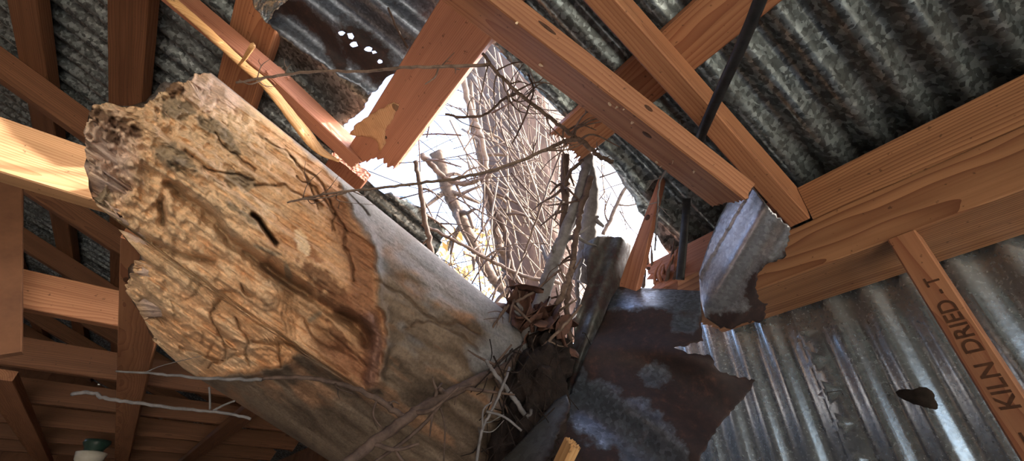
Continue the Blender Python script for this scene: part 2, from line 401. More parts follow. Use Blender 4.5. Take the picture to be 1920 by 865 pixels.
# ---- roof: corrugated sheets on the near slope
ce = empty('ceiling', (-.6, 1.5, 1.1)); tag(ce, 'underside of the corrugated metal roof', 'roof', kind='structure')
SR = -(2.25/.924) - .35; SE = .735
def roofmap(h0, ph=0.0, bend=None):
    def f(s, y):
        h = h0+corr(y+ph)
        if bend is not None: h = h+bend(s, y)
        return s[:, None]*ES+y[:, None]*EY+h[:, None]*EN
    return f
HS = H_PT+.0130
def plain_sheet(y0, y1, h0, s0=SR, s1=SE, ds=.12):
    sg = np.arange(s0, s1+1e-6, (s1-s0)/max(2, round((s1-s0)/ds))); yg = np.linspace(y0, y1, int((y1-y0)/PITCHM*8)+1)
    Sg, Yg = np.meshgrid(sg, yg, indexing='ij'); V = roofmap(h0)(Sg.ravel(), Yg.ravel()); ny = len(yg)
    Fc = [(i*ny+j, i*ny+j+1, (i+1)*ny+j+1, (i+1)*ny+j) for i in range(len(sg)-1) for j in range(ny-1)]
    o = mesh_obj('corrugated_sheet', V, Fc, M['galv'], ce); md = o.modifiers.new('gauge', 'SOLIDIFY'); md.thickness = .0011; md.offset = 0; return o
W = PITCHM*10
ys0 = .457-PITCHM*20
while ys0 > Y0-.5: plain_sheet(ys0-.001, ys0+W+PITCHM*.6, HS+.0015); ys0 -= W
yy = .457+PITCHM*9+W
kk = 0
while yy < Y1: plain_sheet(yy, yy+W+PITCHM*.6, HS+.0015*(kk % 2)); yy += W; kk += 1
rf_edge = lambda s, y, d: np.clip(1-d/.05, 0, 1)*.75
# sheet whose long edge forms the right side of the hole
ol, fg = outline_jag([(SR, .457-W), (SE, .457-W), (SE, .50), (.60, .505), (.50, .492), (.30, .455), (-.05, .452), (-.30, .46), (SR, .46)], .02, .004, 3, {2, 3, 4, 5, 6})
cdt_sheet('corrugated_sheet', ol, fg, .05, PITCHM/8, roofmap(HS, bend=lambda s, y: -.02*np.clip((y-.36)/.1, 0, 1)**2*np.clip((s-.32)/.1, 0, 1)), M['galv'], ce, rustf=rf_edge)
# sheet torn off: what is left of it up the slope
ol, fg = outline_jag([(SR, .452), (-.31, .452), (-.33, .50), (-.46, .56), (-.47, .74), (-.42, .86), (-.28, .92), (-.24, .98), (-.2, 1.07), (SR, 1.09)], .018, .006, 5, {1, 2, 3, 4, 5, 6, 7})
cdt_sheet('corrugated_sheet', ol, fg, .05, PITCHM/8, roofmap(HS+.0012), M['galv'], ce, rustf=rf_edge)
# sheet on the far side of the hole
e0 = .457+PITCHM*9
ol, fg = outline_jag([(SR, e0), (-.13, 1.07), (.02, 1.02), (.150, .985), (.175, 1.03), (.20, 1.13), (.25, 1.21), (.45, 1.22), (SE, 1.27), (SE, e0+W+.04), (SR, e0+W+.04)], .018, .006, 9, {1, 2, 3, 4, 5, 6, 7})
cdt_sheet('corrugated_sheet', ol, fg, .05, PITCHM/8, roofmap(HS+.0025, bend=lambda s, y: -.012*np.clip((1.3-y)/.3, 0, 1)**2*np.clip((s+.3)/.4, 0, 1)), M['galv'], ce, rustf=rf_edge)
# far slope beyond the ridge
zr_ = (HS-.3825*XR)/.924
for k in range(13):
    ya = Y0-.4+k*W; yg = np.linspace(ya, ya+W+.04, 81); V = []
    for x in (XR-.0, XL-.2):
        z = zr_-(XR-x)*.4142
        V += [(x, y, z+math.cos(2*math.pi*y/PITCHM)*.0085+.002*(k % 2)) for y in yg]
    o = mesh_obj('corrugated_sheet', V, [(j, 81+j, 82+j, j+1) for j in range(80)], M['galv'], ce); md = o.modifiers.new('gauge', 'SOLIDIFY'); md.thickness = .0011

# ---- right wall
wr = empty('wall_right', (X_WALL, .1, FLOOR)); tag(wr, 'corrugated metal side wall under the timber plate', 'wall', kind='structure')
def wall_sheet(y0, y1, dx, mat, torn=None):
    def mp(y, z):
        return np.stack([X_WALL+.011+dx+np.cos(2*np.pi*(y-.018)/PITCHM)*.0085*np.where(np.cos(2*np.pi*(y-.018)/PITCHM) > 0, .8, 1.1), y, z], -1)
    if torn is not None:
        ol, fg = outline_jag(torn, .02, .006, 4, set(range(1, len(torn)-2)))
    else:
        ol = np.array([(y0, FLOOR), (y1, FLOOR), (y1, .62), (y0, .62)]); fg = [False]*4
        ol, fg = outline_jag(ol, .02, 0, 4, set())
    return cdt_sheet('corrugated_sheet', ol, fg, PITCHM/8, .06, mp, mat, wr, rustf=lambda y, z, d: np.clip(1-d/.04, 0, 1)*.6)
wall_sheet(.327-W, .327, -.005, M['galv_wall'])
wall_sheet(.31, .60, .004, M['galv_wall'], [(.31, FLOOR), (1.45, FLOOR), (1.45, .0), (1.35, .25), (1.12, .41), (.95, .45), (.75, .44), (.62, .47), (.56, .55), (.31, .62)])  # hidden far part added to block sun coming through the breach
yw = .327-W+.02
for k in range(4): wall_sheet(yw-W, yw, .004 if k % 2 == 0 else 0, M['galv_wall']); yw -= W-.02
by = 1.22
while by < Y1:
    lumber('wall_board', (X_WALL+.012, by+.095, FLOOR), (X_WALL+.012, by+.095, .585), .1898, .022, (-1, 0, 0), M['board'], wr); by += .19
P = [onx(1553, 752, X_WALL-.009), onx(1551, 736, X_WALL-.009), onx(1576, 733, X_WALL-.009), onx(1581, 741, X_WALL-.009)]
MB().add(*tube_data(P, np.full(4, .0007), 6, 0)).build('scratch_mark', M['mud'], wr)

# ================================================================== LUMBER
def thing(o, label, cat, group=None): return tag(o, label, cat, group)
zc = (Z_PB+Z_PT)/2
thing(lumber('top_plate', (.93, Y0, zc), (.93, .475, zc), .155, Z_PT-Z_PB, (0, 0, 1), M['fir_plate'], ends=(0, .02), seed=4), 'heavy grained fir top plate running along the corrugated wall', 'beam')
zb = (Z_PT+Z_BL)/2
thing(lumber('blocking_board', (X_PL+.019+.006, Y0, zb), (X_PL+.019+.006, .1775, zb), .038, Z_BL-Z_PT-.001, (0, 0, 1), M['fir_plate'], seed=5), 'fir blocking board on the plate tight under the roof sheet', 'board')
thing(lumber('rim_board', (X_PL+.03, .225, zb), (X_PL+.03, .53, zb-.004), .05, Z_BL-Z_PT-.001, (0, 0, 1), M['fir_red'], ends=(0, .09), seed=6), 'splintered rim board end behind the pointed sliver', 'board')
hc = (H_RB+H_RT)/2
def rafter(y, s0, s1, mat, label, cat='rafter', **k):
    return thing(lumber('rafter', roofpt(s0, y, hc), roofpt(s1, y, hc), .038, H_RT-H_RB-.001, EN, mat, **k), label, cat, 'roof rafters')
s_foot = X_PL/.924-hc*math.tan(S)+.015
rafter(.1976, SR, s_foot, M['fir'], 'straight intact rafter footed on the plate behind the black cable', seed=11)
RY = [1.655, 2.375, 3.09, 3.81, 4.53, 5.25]
nm = ['nearest', 'second', 'third', 'fourth', 'fifth', 'sixth']
for i, y in enumerate(RY): rafter(y, SR, s_foot, M['fir_shade'], 'shaded sloping rafter deep in the barn, %s beyond the log' % nm[i], seed=20+i)
for i, y in enumerate((-.53, -1.25, -1.97)): rafter(y, SR, s_foot, M['fir'], 'rafter over the open bay behind the viewer, %s from the hole' % nm[i], seed=30+i)
# purlins
hp = (H_RT+H_PT)/2
def purlin(x0, x1, ya, yb, mat, label, **k):
    s = ((x0+x1)/2-hp*EN[0])/ES[0]; w = (x1-x0)/ES[0]
    return thing(lumber('purlin', roofpt(s, ya, hp), roofpt(s, yb, hp), w, H_PT-H_RT-.001, EN, mat, **k), label, 'purlin', 'roof purlins')
purlin(.481, .568, Y0, .468, M['fir'], 'flat purlin crossing behind both rafters, broken off at the hole', ends=(0, .05), seed=41)
purlin(-.500, -.398, -1.5, Y1-.1, M['fir_shade'], 'broad flat purlin standing behind the top of the log', seed=42)
purlin(-.785, -.695, -1.5, Y1-.1, M['fir_shade'], 'shaded purlin in the far left corner behind a rafter', seed=43)
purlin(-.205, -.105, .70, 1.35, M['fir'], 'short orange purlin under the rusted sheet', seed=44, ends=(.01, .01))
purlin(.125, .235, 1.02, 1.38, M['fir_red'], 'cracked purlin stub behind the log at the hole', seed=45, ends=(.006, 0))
for i, x in enumerate((-1.15, -1.55, -1.95)): purlin(x, x+.09, -1.5, Y1-.1, M['fir_shade'], 'high purlin toward the ridge, %s up the slope' % nm[i], seed=46+i)
# purlin torn loose beside the hole
a0 = onr(900, 5, .872); a1 = onr(702, 293, .840)
ax_ = (a1-a0)/np.linalg.norm(a1-a0)
bp = thing(lumber('broken_purlin', a0-ax_*.12, a1, .126, .038, EN+.10*ES, M['fir_red'], ends=(0, .035), seed=51, prof=(None, lambda v: .05*v+.018*math.sin(5*v))), 'wide reddish board snapped off and hanging across the hole', 'board')
# pale torn patch on the broken board
V = []; pts = [(652, 255), (668, 232), (700, 212), (738, 192), (748, 196), (738, 222), (722, 246), (724, 268), (712, 288), (700, 270), (680, 262)]
def on_plane(p0, n):
    return lambda x, y: np.array([(p0@n)/(ray(a, b)@n) for a, b in zip(x, y)])
# R1: slipped rafter in front
b0 = onr(842, -45, .735); b1 = onr(1372, 366, .735)
bx_ = (b1-b0)/np.linalg.norm(b1-b0)
r1 = thing(lumber('slipped_rafter', b0-bx_*1.2, b1, .089, .038, EN*.80-EY*.60, M['fir'], seed=52, ends=(0, .01)), 'loose knotty rafter slipped down in front of the hole edge', 'rafter', 'roof rafters')
# broken rafter at the log
br = empty('broken_rafter', tuple(onr(330, 0, .82))); thing(br, 'cracked rafter with a long pale split, pressed up by the log', 'rafter', 'roof rafters')
c0 = onr(336, -2, .822); c1 = onr(520, 152, .822); cx_ = (c1-c0)/np.linalg.norm(c1-c0)
lumber('upper_length', c0-cx_*1.6, c1, .034, .052, EN, M['fir_red'], br, ends=(0, .03), seed=61)
c2 = onr(676, 300, .84)
lumber('lower_length', onr(508, 142, .826), c2, .038, .066, EN+.3*EY, M['fir_red'], br, ends=(.02, .012), seed=62)
ps = tube_data(smooth_path([onr(318, -4, .765), onr(380, 50, .765), onr(452, 118, .765), onr(500, 160, .768), onr(560, 235, .77), onr(600, 282, .776), onr(636, 303, .785)], 6), np.concatenate([np.full(16, .012), np.linspace(.012, .019, 11), np.linspace(.019, .004, 10)]), 10, .06, 3, True, flat=EY)
MB().add(*ps).build('split_strip', M['fir_pale'], br)
ps = tube_data(smooth_path([onr(474, 84, .75), onr(462, 105, .75), onr(448, 122, .755)], 4), np.linspace(.006, .003, 9), 6, .2, 4); MB().add(*ps).build('splinter', M['fir_pale'], br)

# ties, runners
zt0, zt1 = .50, .605
TY = [.957, 1.668, 2.363, 3.07, 3.78, 4.49, 5.2]
tl = ['sunlit tie beam ending behind the raised broken log', 'grained tie beam below the sunlit one', 'third tie beam back, dull brown, under the rafters', 'fourth tie beam back in the dark end', 'fifth tie beam back in the dark end', 'sixth tie beam back in the dark end', 'farthest tie beam before the end wall']
for i, y in enumerate(TY):
    xe = .30 if i == 0 else X_PL-.002
    thing(lumber('tie_beam', (-4.6, y+.019, (zt0+zt1)/2), (xe, y+.019, (zt0+zt1)/2), .038, zt1-zt0, (0, 0, 1), M['fir_torn'] if i == 0 else M['fir_shade'] if i > 1 else M['fir'], ends=(0, .04) if i == 0 else (0, 0), seed=70+i), tl[i], 'beam', 'tie beams')
thing(lumber('runner_board', (-.1435, 1.0, .481), (-.1435, 5.9, .481), .089, .037, (0, 0, 1), M['fir'], seed=80), 'long runner board nailed under the tie beams left of the log', 'board')
thing(lumber('runner_board', (-.55, 2.45, .481), (-.66, 5.6, .481), .10, .037, (0, 0, 1), M['fir'], seed=81), 'runner board slanting in the bottom left corner', 'board')
thing(lumber('runner_board', (.33, 2.2, .481), (.26, 5.6, .481), .09, .037, (0, 0, 1), M['fir_shade'], seed=82), 'runner board under the ties seen below the log', 'board')
pa = ony(22, 385, 1.55); pb = ony(20, 668, 1.62)
thing(lumber('web_board', ony(14, 330, 1.60), ony(8, 668, 1.60), .060, .03, (0, -1, 0), M['board'], seed=83), 'short upright web board at the left edge between two ties', 'board')
for i in range(1, 7):
    y = TY[i]
# stud with its stamp
st = empty('wall_stud', (X_PL+.07, .076, FLOOR)); thing(st, 'fir wall stud with ink stamped lettering below the plate', 'stud')
lumber('stud_body', (X_PL+.0201, .076, FLOOR), (X_PL+.0201, .076, Z_PB-.0005), .038, .04, (-1, 0, 0), M['fir'], st, seed=90)
def text_mesh(txt, size, parent, name, mw):
    cu = bpy.data.curves.new('t', 'FONT'); cu.body = txt; cu.size = size; cu.extrude = .0002; cu.offset = .0004; cu.space_character = 1.0
    o = bpy.data.objects.new('t', cu); COL.objects.link(o); bpy.context.view_layer.update()
    me = bpy.data.meshes.new_from_object(o.evaluated_get(bpy.context.evaluated_depsgraph_get())); bpy.data.objects.remove(o)
    me.materials.clear(); me.materials.append(M['ink']); x = bpy.data.objects.new(name, me); COL.objects.link(x); x.matrix_world = mw; adopt(x, parent); return x
def stampmat(z, y): return Matrix(((0, 0, -1, X_PL-.0002), (0, 1, 0, y), (1, 0, 0, z), (0, 0, 0, 1)))
for txt, size, px_, py_ in (('T', .024, 1926, 836), ('KILN', .028, 1888, 771), ('DRIED', .028, 1826, 664), ('- T', .024, 1764, 552)):
    text_mesh(txt, size, st, 'stamp_lettering', stampmat(float(onx(px_, py_, X_PL)[2]), .0655))

# ================================================================== FALLEN LOG
def build_log():
    AX = np.array([.82, .57]); AX /= np.linalg.norm(AX); PX = np.array([-AX[1], AX[0]])
    lb = np.array([(400, 130), (372, 134), (350, 152), (312, 154), (296, 172), (270, 196), (228, 200), (205, 192), (172, 200), (160, 245), (165, 330), (178, 385), (215, 425), (262, 448), (299, 478), (272, 492), (250, 492), (240, 520), (234, 552), (262, 600), (282, 650), (335, 706)], float)
    lp = lb@PX; c0 = (lp[0]+lp[-1])/2; h0 = (lp[-1]-lp[0])/2; lq = (lp-c0)/h0
    order = np.argsort(lq); la = lb@AX
    AE = 1700.0
    def Dax(a): return 1/(1/.62+(1/1.05-1/.62)*(a-300)/1100)
    NSIG = 460
    thf = np.linspace(-math.pi/2, math.pi/2, 330); thb = np.linspace(math.pi/2, 1.5*math.pi, 60)[1:-1]
    th = np.concatenate([thf, thb]); q = np.sin(th); front = np.cos(th)
    a_left = np.interp(q, lq[order], la[order])
    rng = np.random.default_rng(2)
    sig = np.linspace(0, 1, NSIG)**1.0
    A_ = a_left[None, :]+(AE-a_left[None, :])*sig[:, None]
    jag = 18*n2(q*160, np.abs(front)*20, .13, 5, 3)*np.clip(front*3, -1, 1)
    A_ = A_+jag[None, :]*np.exp(-sig[:, None]*14)
    tt = (A_-300)/1100
    pc = c0+(150-c0)*np.clip(tt, 0, 1.3); hw = h0+(190-h0)*np.clip(tt, 0, 1.3)
    P_ = pc+hw*q[None, :]
    PXx = A_*AX[0]+P_*PX[0]; PXy = A_*AX[1]+P_*PX[1]
    D0 = Dax(A_); R = hw*D0/F
    fr = np.broadcast_to(front[None, :], A_.shape)
    depth = D0-R*fr*np.where(fr > 0, .92, .22+.78*np.clip((A_-560)/500, 0, 1))
    # exposed wood mask
    poly = [(300, 60), (405, 128), (500, 205), (575, 285), (640, 350), (662, 395), (692, 450), (708, 520), (702, 570), (728, 602), (718, 650), (704, 722), (685, 728), (640, 700), (585, 668), (560, 662), (520, 690), (440, 702), (335, 712), (100, 720), (60, 60)]
    nx_ = n2(PXx, PXy, .03, 11)*16; ny_ = n2(PXx, PXy, .03, 12)*16
    ins = inpoly(PXx+nx_, PXy+ny_, poly); dist = polydist(PXx+nx_, PXy+ny_, poly)
    m = np.clip(np.where(ins, dist, -dist)/10+.5, 0, 1); f = np.clip(fr*4, 0, 1); m = m*np.clip(fr*4+.6, 0, 1)
    al = (PXx*AX[0]+PXy*AX[1]); pe = (PXx*PX[0]+PXy*PX[1])
    disp = np.zeros_like(depth)
    disp += m*.010
    disp += -.012*np.exp(-((np.where(ins, dist, -dist)+6)/9)**2)*f
    # long fibres and crumble
    fib = fbm(np.stack([al*.010, pe*.075, 0*al], -1), 21, 4); fib2 = fbm(np.stack([al*.02, pe*.22, 0*al+3], -1), 22, 3)
    wleft = np.clip(1-(al-la.min()-60)/330, 0, 1)
    cr_ = fbm(np.stack([PXx*.028, PXy*.028, 0*al], -1), 23, 5); cr2 = fbm(np.stack([PXx*.09, PXy*.09, 0*al+7], -1), 24, 4)
    disp += f*m*(.014*fib+.006*fib2+.012*cr2*(.25+wleft)+.030*cr_*(.12+.9*wleft))
    # block shaped pieces in the lower lobe
    blk = np.clip(1-np.hypot((PXx-430)/170, (PXy-600)/110), 0, 1)
    cells = fbm(np.stack([PXx*.016+2, PXy*.016, 0*al+1], -1), 31, 2)
    disp += f*m*np.round(cells*5)/5*.035*np.clip(blk*2.5, 0, 1)
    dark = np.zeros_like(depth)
    def groove(pts, w, d, dk=1.0, asym=0.0, seed=1, wob=5):
        nonlocal disp, dark
        x = PXx+n2(PXx, PXy, .03, seed)*wob*2; y = PXy+n2(PXx, PXy, .03, seed+1)*wob*2
        dd = polydist(x, y, pts, False); g = np.exp(-(dd/w)**2)*f
        disp += g*d; dark = np.maximum(dark, dk*np.exp(-(dd/(w*.75))**2)*f)  # dark collects the shade painted along each groove
    groove([(320, 345), (385, 400), (440, 455), (505, 505), (560, 545), (615, 575), (660, 610), (690, 640)], 11, .036, .35, seed=40)
    groove([(505, 500), (540, 530), (580, 552)], 14, .035, .6, seed=41)
    groove([(474, 402), (485, 412), (498, 432), (518, 457)], 3.6, .06, 1.5, seed=42, wob=1.5)
    groove([(238, 437), (275, 452), (300, 466), (330, 478), (400, 492)], 7, .02, .6, seed=43)
    groove([(300, 380), (310, 405), (306, 420)], 7, .025, .6, seed=44)
    groove([(272, 575), (292, 590), (306, 600)], 11, .03, .7, seed=45)
    for k, c in enumerate([[(410, 560), (395, 590), (412, 620), (425, 650), (420, 672), (390, 690)], [(445, 600), (462, 640), (470, 690)], [(340, 650), (380, 665), (420, 672)], [(425, 672), (440, 662), (470, 660)], [(470, 640), (520, 648), (560, 652)], [(525, 640), (528, 690)],
                           [(455, 530), (460, 548), (475, 555)], [(485, 250), (540, 290), (590, 330), (620, 380), (628, 430)], [(560, 330), (600, 360), (640, 420), (655, 470), (660, 530)], [(545, 290), (580, 345), (600, 390)], [(480, 345), (540, 350), (600, 385)], [(460, 470), (500, 500)], [(640, 350), (690, 400)],
                           [(350, 290), (410, 325), (480, 340)], [(400, 250), (450, 300), (480, 320)], [(240, 620), (300, 645)], [(560, 600), (600, 640), (640, 655)], [(600, 620), (650, 660), (690, 690)]]):
        groove(c, 2.2, .012, .55, seed=60+k, wob=7)
    groove([(545, 560), (590, 600), (630, 650)], 22, .018, .45, seed=90)
    groove([(640, 590), (675, 600), (690, 620)], 10, .03, .8, seed=91)
    # ridge of the upper slab above the groove, bark flap
    dd = polydist(PXx, PXy, [(330, 300), (430, 400), (520, 470), (600, 520), (680, 570)], False); disp += -.030*np.exp(-(dd/45)**2)*f*m
    dd = polydist(PXx, PXy, [(690, 600), (708, 640), (700, 690), (694, 715)], False); gb = np.exp(-(dd/13)**2)*f; disp += -.028*gb
    # bark relief
    bk = fbm(np.stack([al*.012, pe*.05, 0*al+9], -1), 33, 4); disp += (1-m)*(.008*bk)
    groove([(760, 620), (800, 600), (860, 612), (900, 625)], 2.5, .006, .7, seed=95, wob=8)
    groove([(705, 530), (760, 570), (830, 610), (900, 660)], 3, .006, .6, seed=96, wob=10)
    # silhouettes stay, displacement fades at the rim
    disp *= np.clip(fr*2.2, 0, 1)
    rimn = fbm(np.stack([al*.03, fr*6, 0*al+2], -1), 35, 3)
    depth = depth+disp+np.where(fr <= 0, .008*rimn*np.clip(-fr*3, 0, 1), 0)
    V = (((PXx-960)/F)[..., None]*RT+((432.5-PXy)/F)[..., None]*UP+fw)*depth[..., None]
    V = V+0
    n, k = A_.shape
    idx = np.arange(n*k).reshape(n, k)
    f1 = np.stack([idx[:-1, :], idx[1:, :], np.roll(idx, -1, 1)[1:, :], np.roll(idx, -1, 1)[:-1, :]], -1).reshape(-1, 4)
    verts = V.reshape(-1, 3)
    # ragged end closing the broken side: a ring of splintered wood sunk into the end
    cen0 = V[0].mean(0); ax3 = V[40].mean(0)-V[0].mean(0); ax3 /= np.linalg.norm(ax3)
    rings = [V[0]]; allv = [verts]; base = n*k; faces = [f1]
    prev = idx[0]
    for ri, fct in enumerate((.94, .84, .72, .6, .46, .32, .16)):
        rr = cen0+(V[0]-cen0)*fct+ax3*(.03+.075*np.array(fbm(np.stack([q*7, fr[0]*7, 0*q+ri*1.9], -1), 50, 4)))[:, None]*(1.3 if ri else .5)
        cur = np.arange(base, base+k); base += k; allv.append(rr)
        faces.append(np.stack([prev, np.roll(prev, -1), np.roll(cur, -1), cur], -1)); prev = cur
    allv.append((cen0+ax3*.03)[None]); tri = [(int(prev[i]), int(prev[(i+1) % k]), base) for i in range(k)]
    verts = np.vstack(allv); F4 = np.vstack(faces)
    # colours: wood tones, plus shade painted into grooves and sky light into upper bark
    tan = np.array([.70, .48, .295]); org = np.array([.56, .32, .17]); pal = np.array([.74, .58, .40]); pnk = np.array([.66, .51, .44]); brn = np.array([.10, .045, .022]); gry = np.array([.27, .215, .15])
    def L(a, b, t): return a*(1-t[..., None])+b*t[..., None]
    base_c = L(np.broadcast_to(tan, V.shape), np.broadcast_to(org, V.shape), np.clip((al-520)/200+fib*.9, 0, 1))
    base_c = L(base_c, np.broadcast_to(pal, V.shape), np.clip(cr_*1.6+.15, 0, 1)*.55*np.clip(1-(PXx-500)/200, 0, 1))
    # fibrous end and crumbly top, both pinkish
    wp = np.clip(1-np.hypot((PXx-200)/85, (PXy-290)/110), 0, 1)+np.clip(1-np.hypot((PXx-410)/90, (PXy-170)/55), 0, 1)
    base_c = L(base_c, np.broadcast_to(pnk, V.shape), np.clip(wp*1.6+cr2*.6*(wp > 0), 0, 1)*.8)
    base_c = base_c*(1+.30*fib2[..., None]+.18*cr2[..., None])
    base_c = L(base_c, np.broadcast_to(brn, V.shape), np.clip(np.clip((-fib-.30)*1.8, 0, .35)*np.clip((PXx-330)/150, .25, 1), 0, .6))
    for (x, y, rx, ry, an, c) in [(338, 205, 26, 15, .1, gry), (326, 296, 34, 17, .5, gry), (396, 236, 30, 13, .5, gry), (432, 268, 10, 26, -.5, gry), (448, 340, 30, 13, .25, gry), (232, 158, 20, 14, 0, brn), (190, 215, 26, 12, .5, brn), (235, 240, 34, 10, .4, brn), (215, 255, 18, 12, .6, brn), (180, 355, 12, 24, -.3, brn*2), (196, 372, 14, 20, 0, gry),
                              (450, 398, 36, 5, .62, gry), (498, 468, 24, 5, .4, gry), (540, 510, 16, 6, 1.3, gry), (590, 595, 18, 6, -.6, gry), (325, 165, 14, 12, 0, brn), (640, 575, 40, 16, .6, brn*2), (610, 530, 50, 14, .75, brn*1.6), (575, 470, 30, 10, .7, brn*3), (640, 640, 40, 9, 1.0, brn*1.5), (555, 690, 9, 22, .2, brn*1.5), (566, 456, 9, 22, -.3, pal*1.1)]:
        ca, sa = math.cos(an), math.sin(an); u = ((PXx-x)*ca+(PXy-y)*sa)/rx; v = (-(PXx-x)*sa+(PXy-y)*ca)/ry
        t = np.clip(1.25-np.hypot(u, v)+.9*cr2+.5*n2(PXx, PXy, .05, 77), 0, .35)/.35*f
        base_c = L(base_c, np.broadcast_to(c, V.shape), t*.85)
    bark = L(np.broadcast_to(np.array([.17, .128, .095]), V.shape), np.broadcast_to(np.array([.085, .06, .042]), V.shape), np.clip(.45+bk*1.5, 0, 1))
    bark = L(bark, np.broadcast_to(np.array([.26, .145, .085]), V.shape), np.clip((fbm(np.stack([al*.009, pe*.03, 0*al+5], -1), 71, 4)-.10)*4, 0, 1)*.8)
    bark = L(bark, np.broadcast_to(np.array([.21, .222, .245]), V.shape), np.clip((fbm(np.stack([al*.015, pe*.022, 0*al+5], -1), 72, 3)+.05-(pe-40)/220)*2.2, 0, 1)*.75)  # bluish sky light painted onto the upper side of the bark
    bark = bark*(1+.25*cr2[..., None])
    redb = np.array([.24, .105, .055]); rim = np.exp(-((np.where(ins, dist, -dist)-26)/26)**2)*np.clip((PXx-560)/80, 0, 1)
    wood_c = L(base_c, np.broadcast_to(redb, V.shape), np.clip(rim*1.1+.5*fib*rim, 0, .85))
    col = L(bark, wood_c, m*np.clip(fr*6, 0, 1))
    col = L(col, np.broadcast_to(np.array([.19, .10, .075]), V.shape), np.clip(gb*1.2, 0, .9))
    col = L(col, np.broadcast_to(brn*.55, V.shape), np.clip(dark, 0, 1)*.8)  # groove shade painted in
    col = np.clip(col, .004, .95).reshape(-1, 3)
    endc = np.broadcast_to(pnk*.8, (len(verts)-n*k, 3)); col = np.vstack([col, endc])
    mv = np.concatenate([(m*np.clip(fr*6, 0, 1)).ravel(), np.ones(len(verts)-n*k)])
    root = empty('fallen_log', tuple(V[n//3].mean(0)))
    is_w = mv[F4].mean(1) > .5
    for nm_, fs in (('broken_wood', F4[is_w].tolist()+tri), ('bark', F4[~is_w].tolist())):
        us = np.unique(np.concatenate([np.array(q) for q in fs])); rm = np.full(len(verts), -1); rm[us] = np.arange(len(us))
        me = bpy.data.meshes.new(nm_); me.from_pydata(verts[us].tolist(), [], [[int(rm[v]) for v in q] for q in fs]); me.materials.append(M['log'])
        me.polygons.foreach_set('use_smooth', [True]*len(me.polygons))
        at = me.color_attributes.new('Col', 'FLOAT_COLOR', 'POINT'); at.data.foreach_set('color', np.hstack([col[us], np.ones((len(us), 1))]).astype(np.float32).ravel())
        o = bpy.data.objects.new(nm_, me); COL.objects.link(o); adopt(o, root)
    return root, Dax
log, Dax = build_log()
tag(log, 'huge rotten broken log thrust in through the torn roof', 'log')

# ================================================================== TORN SHEETS
def pxmap(dfun):
    def f(x, y):
        d = dfun(x, y); return (((x-960)/F)[:, None]*RT+((432.5-y)/F)[:, None]*UP+fw)*d[:, None]
    return f
def plane_d(pts):
    """depth (as 1/d linear in pixel) through three (x,y,d)"""
    A = np.array([[x, y, 1] for x, y, d in pts], float); b = np.array([1/d for *_, d in pts]); c = np.linalg.lstsq(A, b, rcond=None)[0]
    return lambda x, y: 1/(c[0]*x+c[1]*y+c[2])
def dx(x, y, X): return float(X/ray(x, y)[0])
def dr(x, y, h): return float(h/(ray(x, y)@EN))
def pxsheet(name, pts, dfun, mat, label, torn=None, step=5, amp=2.0, grid=5.0, seed=1, rustf=None, parent=None, holes=(), cat='metal sheet', group='torn roof sheets'):
    ol, fg = outline_jag(pts, step, amp, seed, torn)
    o = cdt_sheet(name, ol, fg, grid, grid, pxmap(dfun), mat, parent, holes=holes, rustf=rustf)
    if label: tag(o, label, cat, group)
    return o
# A: curled bright piece over the plate
pa_ = plane_d([(1397, 330, dx(1397, 330, .74)), (1312, 510, dx(1312, 510, .80)), (1430, 600, dx(1430, 600, .76))])
def dA(x, y):
    u = ((x-1355)*.86+(y-430)*.5)/90   # across the curl
    return pa_(x, y)+.045*u*u-.02*u + .004*np.sin(u*9)*(u > .1)
pxsheet('torn_roof_sheet', [(1397, 331), (1420, 362), (1450, 400), (1483, 428), (1476, 455), (1470, 484), (1445, 492), (1424, 510), (1418, 535), (1421, 560), (1440, 570), (1428, 603), (1395, 606), (1372, 618), (1347, 612), (1322, 595), (1313, 560), (1311, 512), (1330, 455), (1350, 405), (1375, 362)], dA, M['galv_torn'],
        'curled galvanized scrap with black torn edge hanging before the plate', {2, 3, 4, 5, 6, 7, 8, 9, 10, 11, 12, 13}, 5, 3.5, 4.0, 3,
        rustf=lambda x, y, d: np.clip(1.15-d/34, 0, 1)*np.clip((x*.6+y-1330)/60, 0, 1)+.1)
# B: big rusted flap
pb_ = plane_d([(1155, 540, dx(1155, 540, .70)), (1312, 545, dx(1312, 545, .77)), (1200, 865, dx(1200, 865, .58))])
def dB(x, y):
    w = ((x-1060)*-.6+(y-700)*.8)
    f1 = np.where(y < 578, (578-y)*.0008, 0)
    return pb_(x, y)+f1+.012*np.sin(w*.045)+.02*np.clip((x-1260)/150, 0, 1)**2-.025*np.exp(-((y-655-(x-1200)*.1)/28)**2)
poB = [(1155, 538), (1312, 546), (1316, 600), (1319, 640), (1290, 648), (1262, 652), (1296, 664), (1332, 667), (1346, 694), (1380, 706), (1416, 714), (1398, 742), (1370, 772), (1348, 800), (1332, 824), (1312, 862), (1290, 920), (1150, 930), (1020, 930), (1040, 830), (1066, 745), (1098, 668), (1130, 600)]
def rustB(x, y, d):
    zinc = np.maximum.reduce([np.clip(1.3-np.abs((y-563)/26), 0, 1), np.clip(1.4-np.hypot((x-1290)/42, (y-612)/20), 0, 1), np.clip(1.6-np.abs((-(x-1170)*.55+(y-800)*.83)/48), 0, 1)*np.clip((1310-x)/60, 0, 1)*np.clip((y-690)/40, 0, 1), np.clip(1.3-np.hypot((x-1225)/35, (y-700)/28), 0, 1), np.clip(1.3-np.hypot((x-1090)/22, (y-740)/50), 0, 1)])
    zinc = zinc+.75*n2(x, y, .022, 61, 4)+.35*n2(x, y, .09, 62, 3)-.12
    return np.clip(1.0-np.clip(zinc, 0, 1)*1.1+np.clip(1-d/10, 0, 1)*.5, 0, 1)
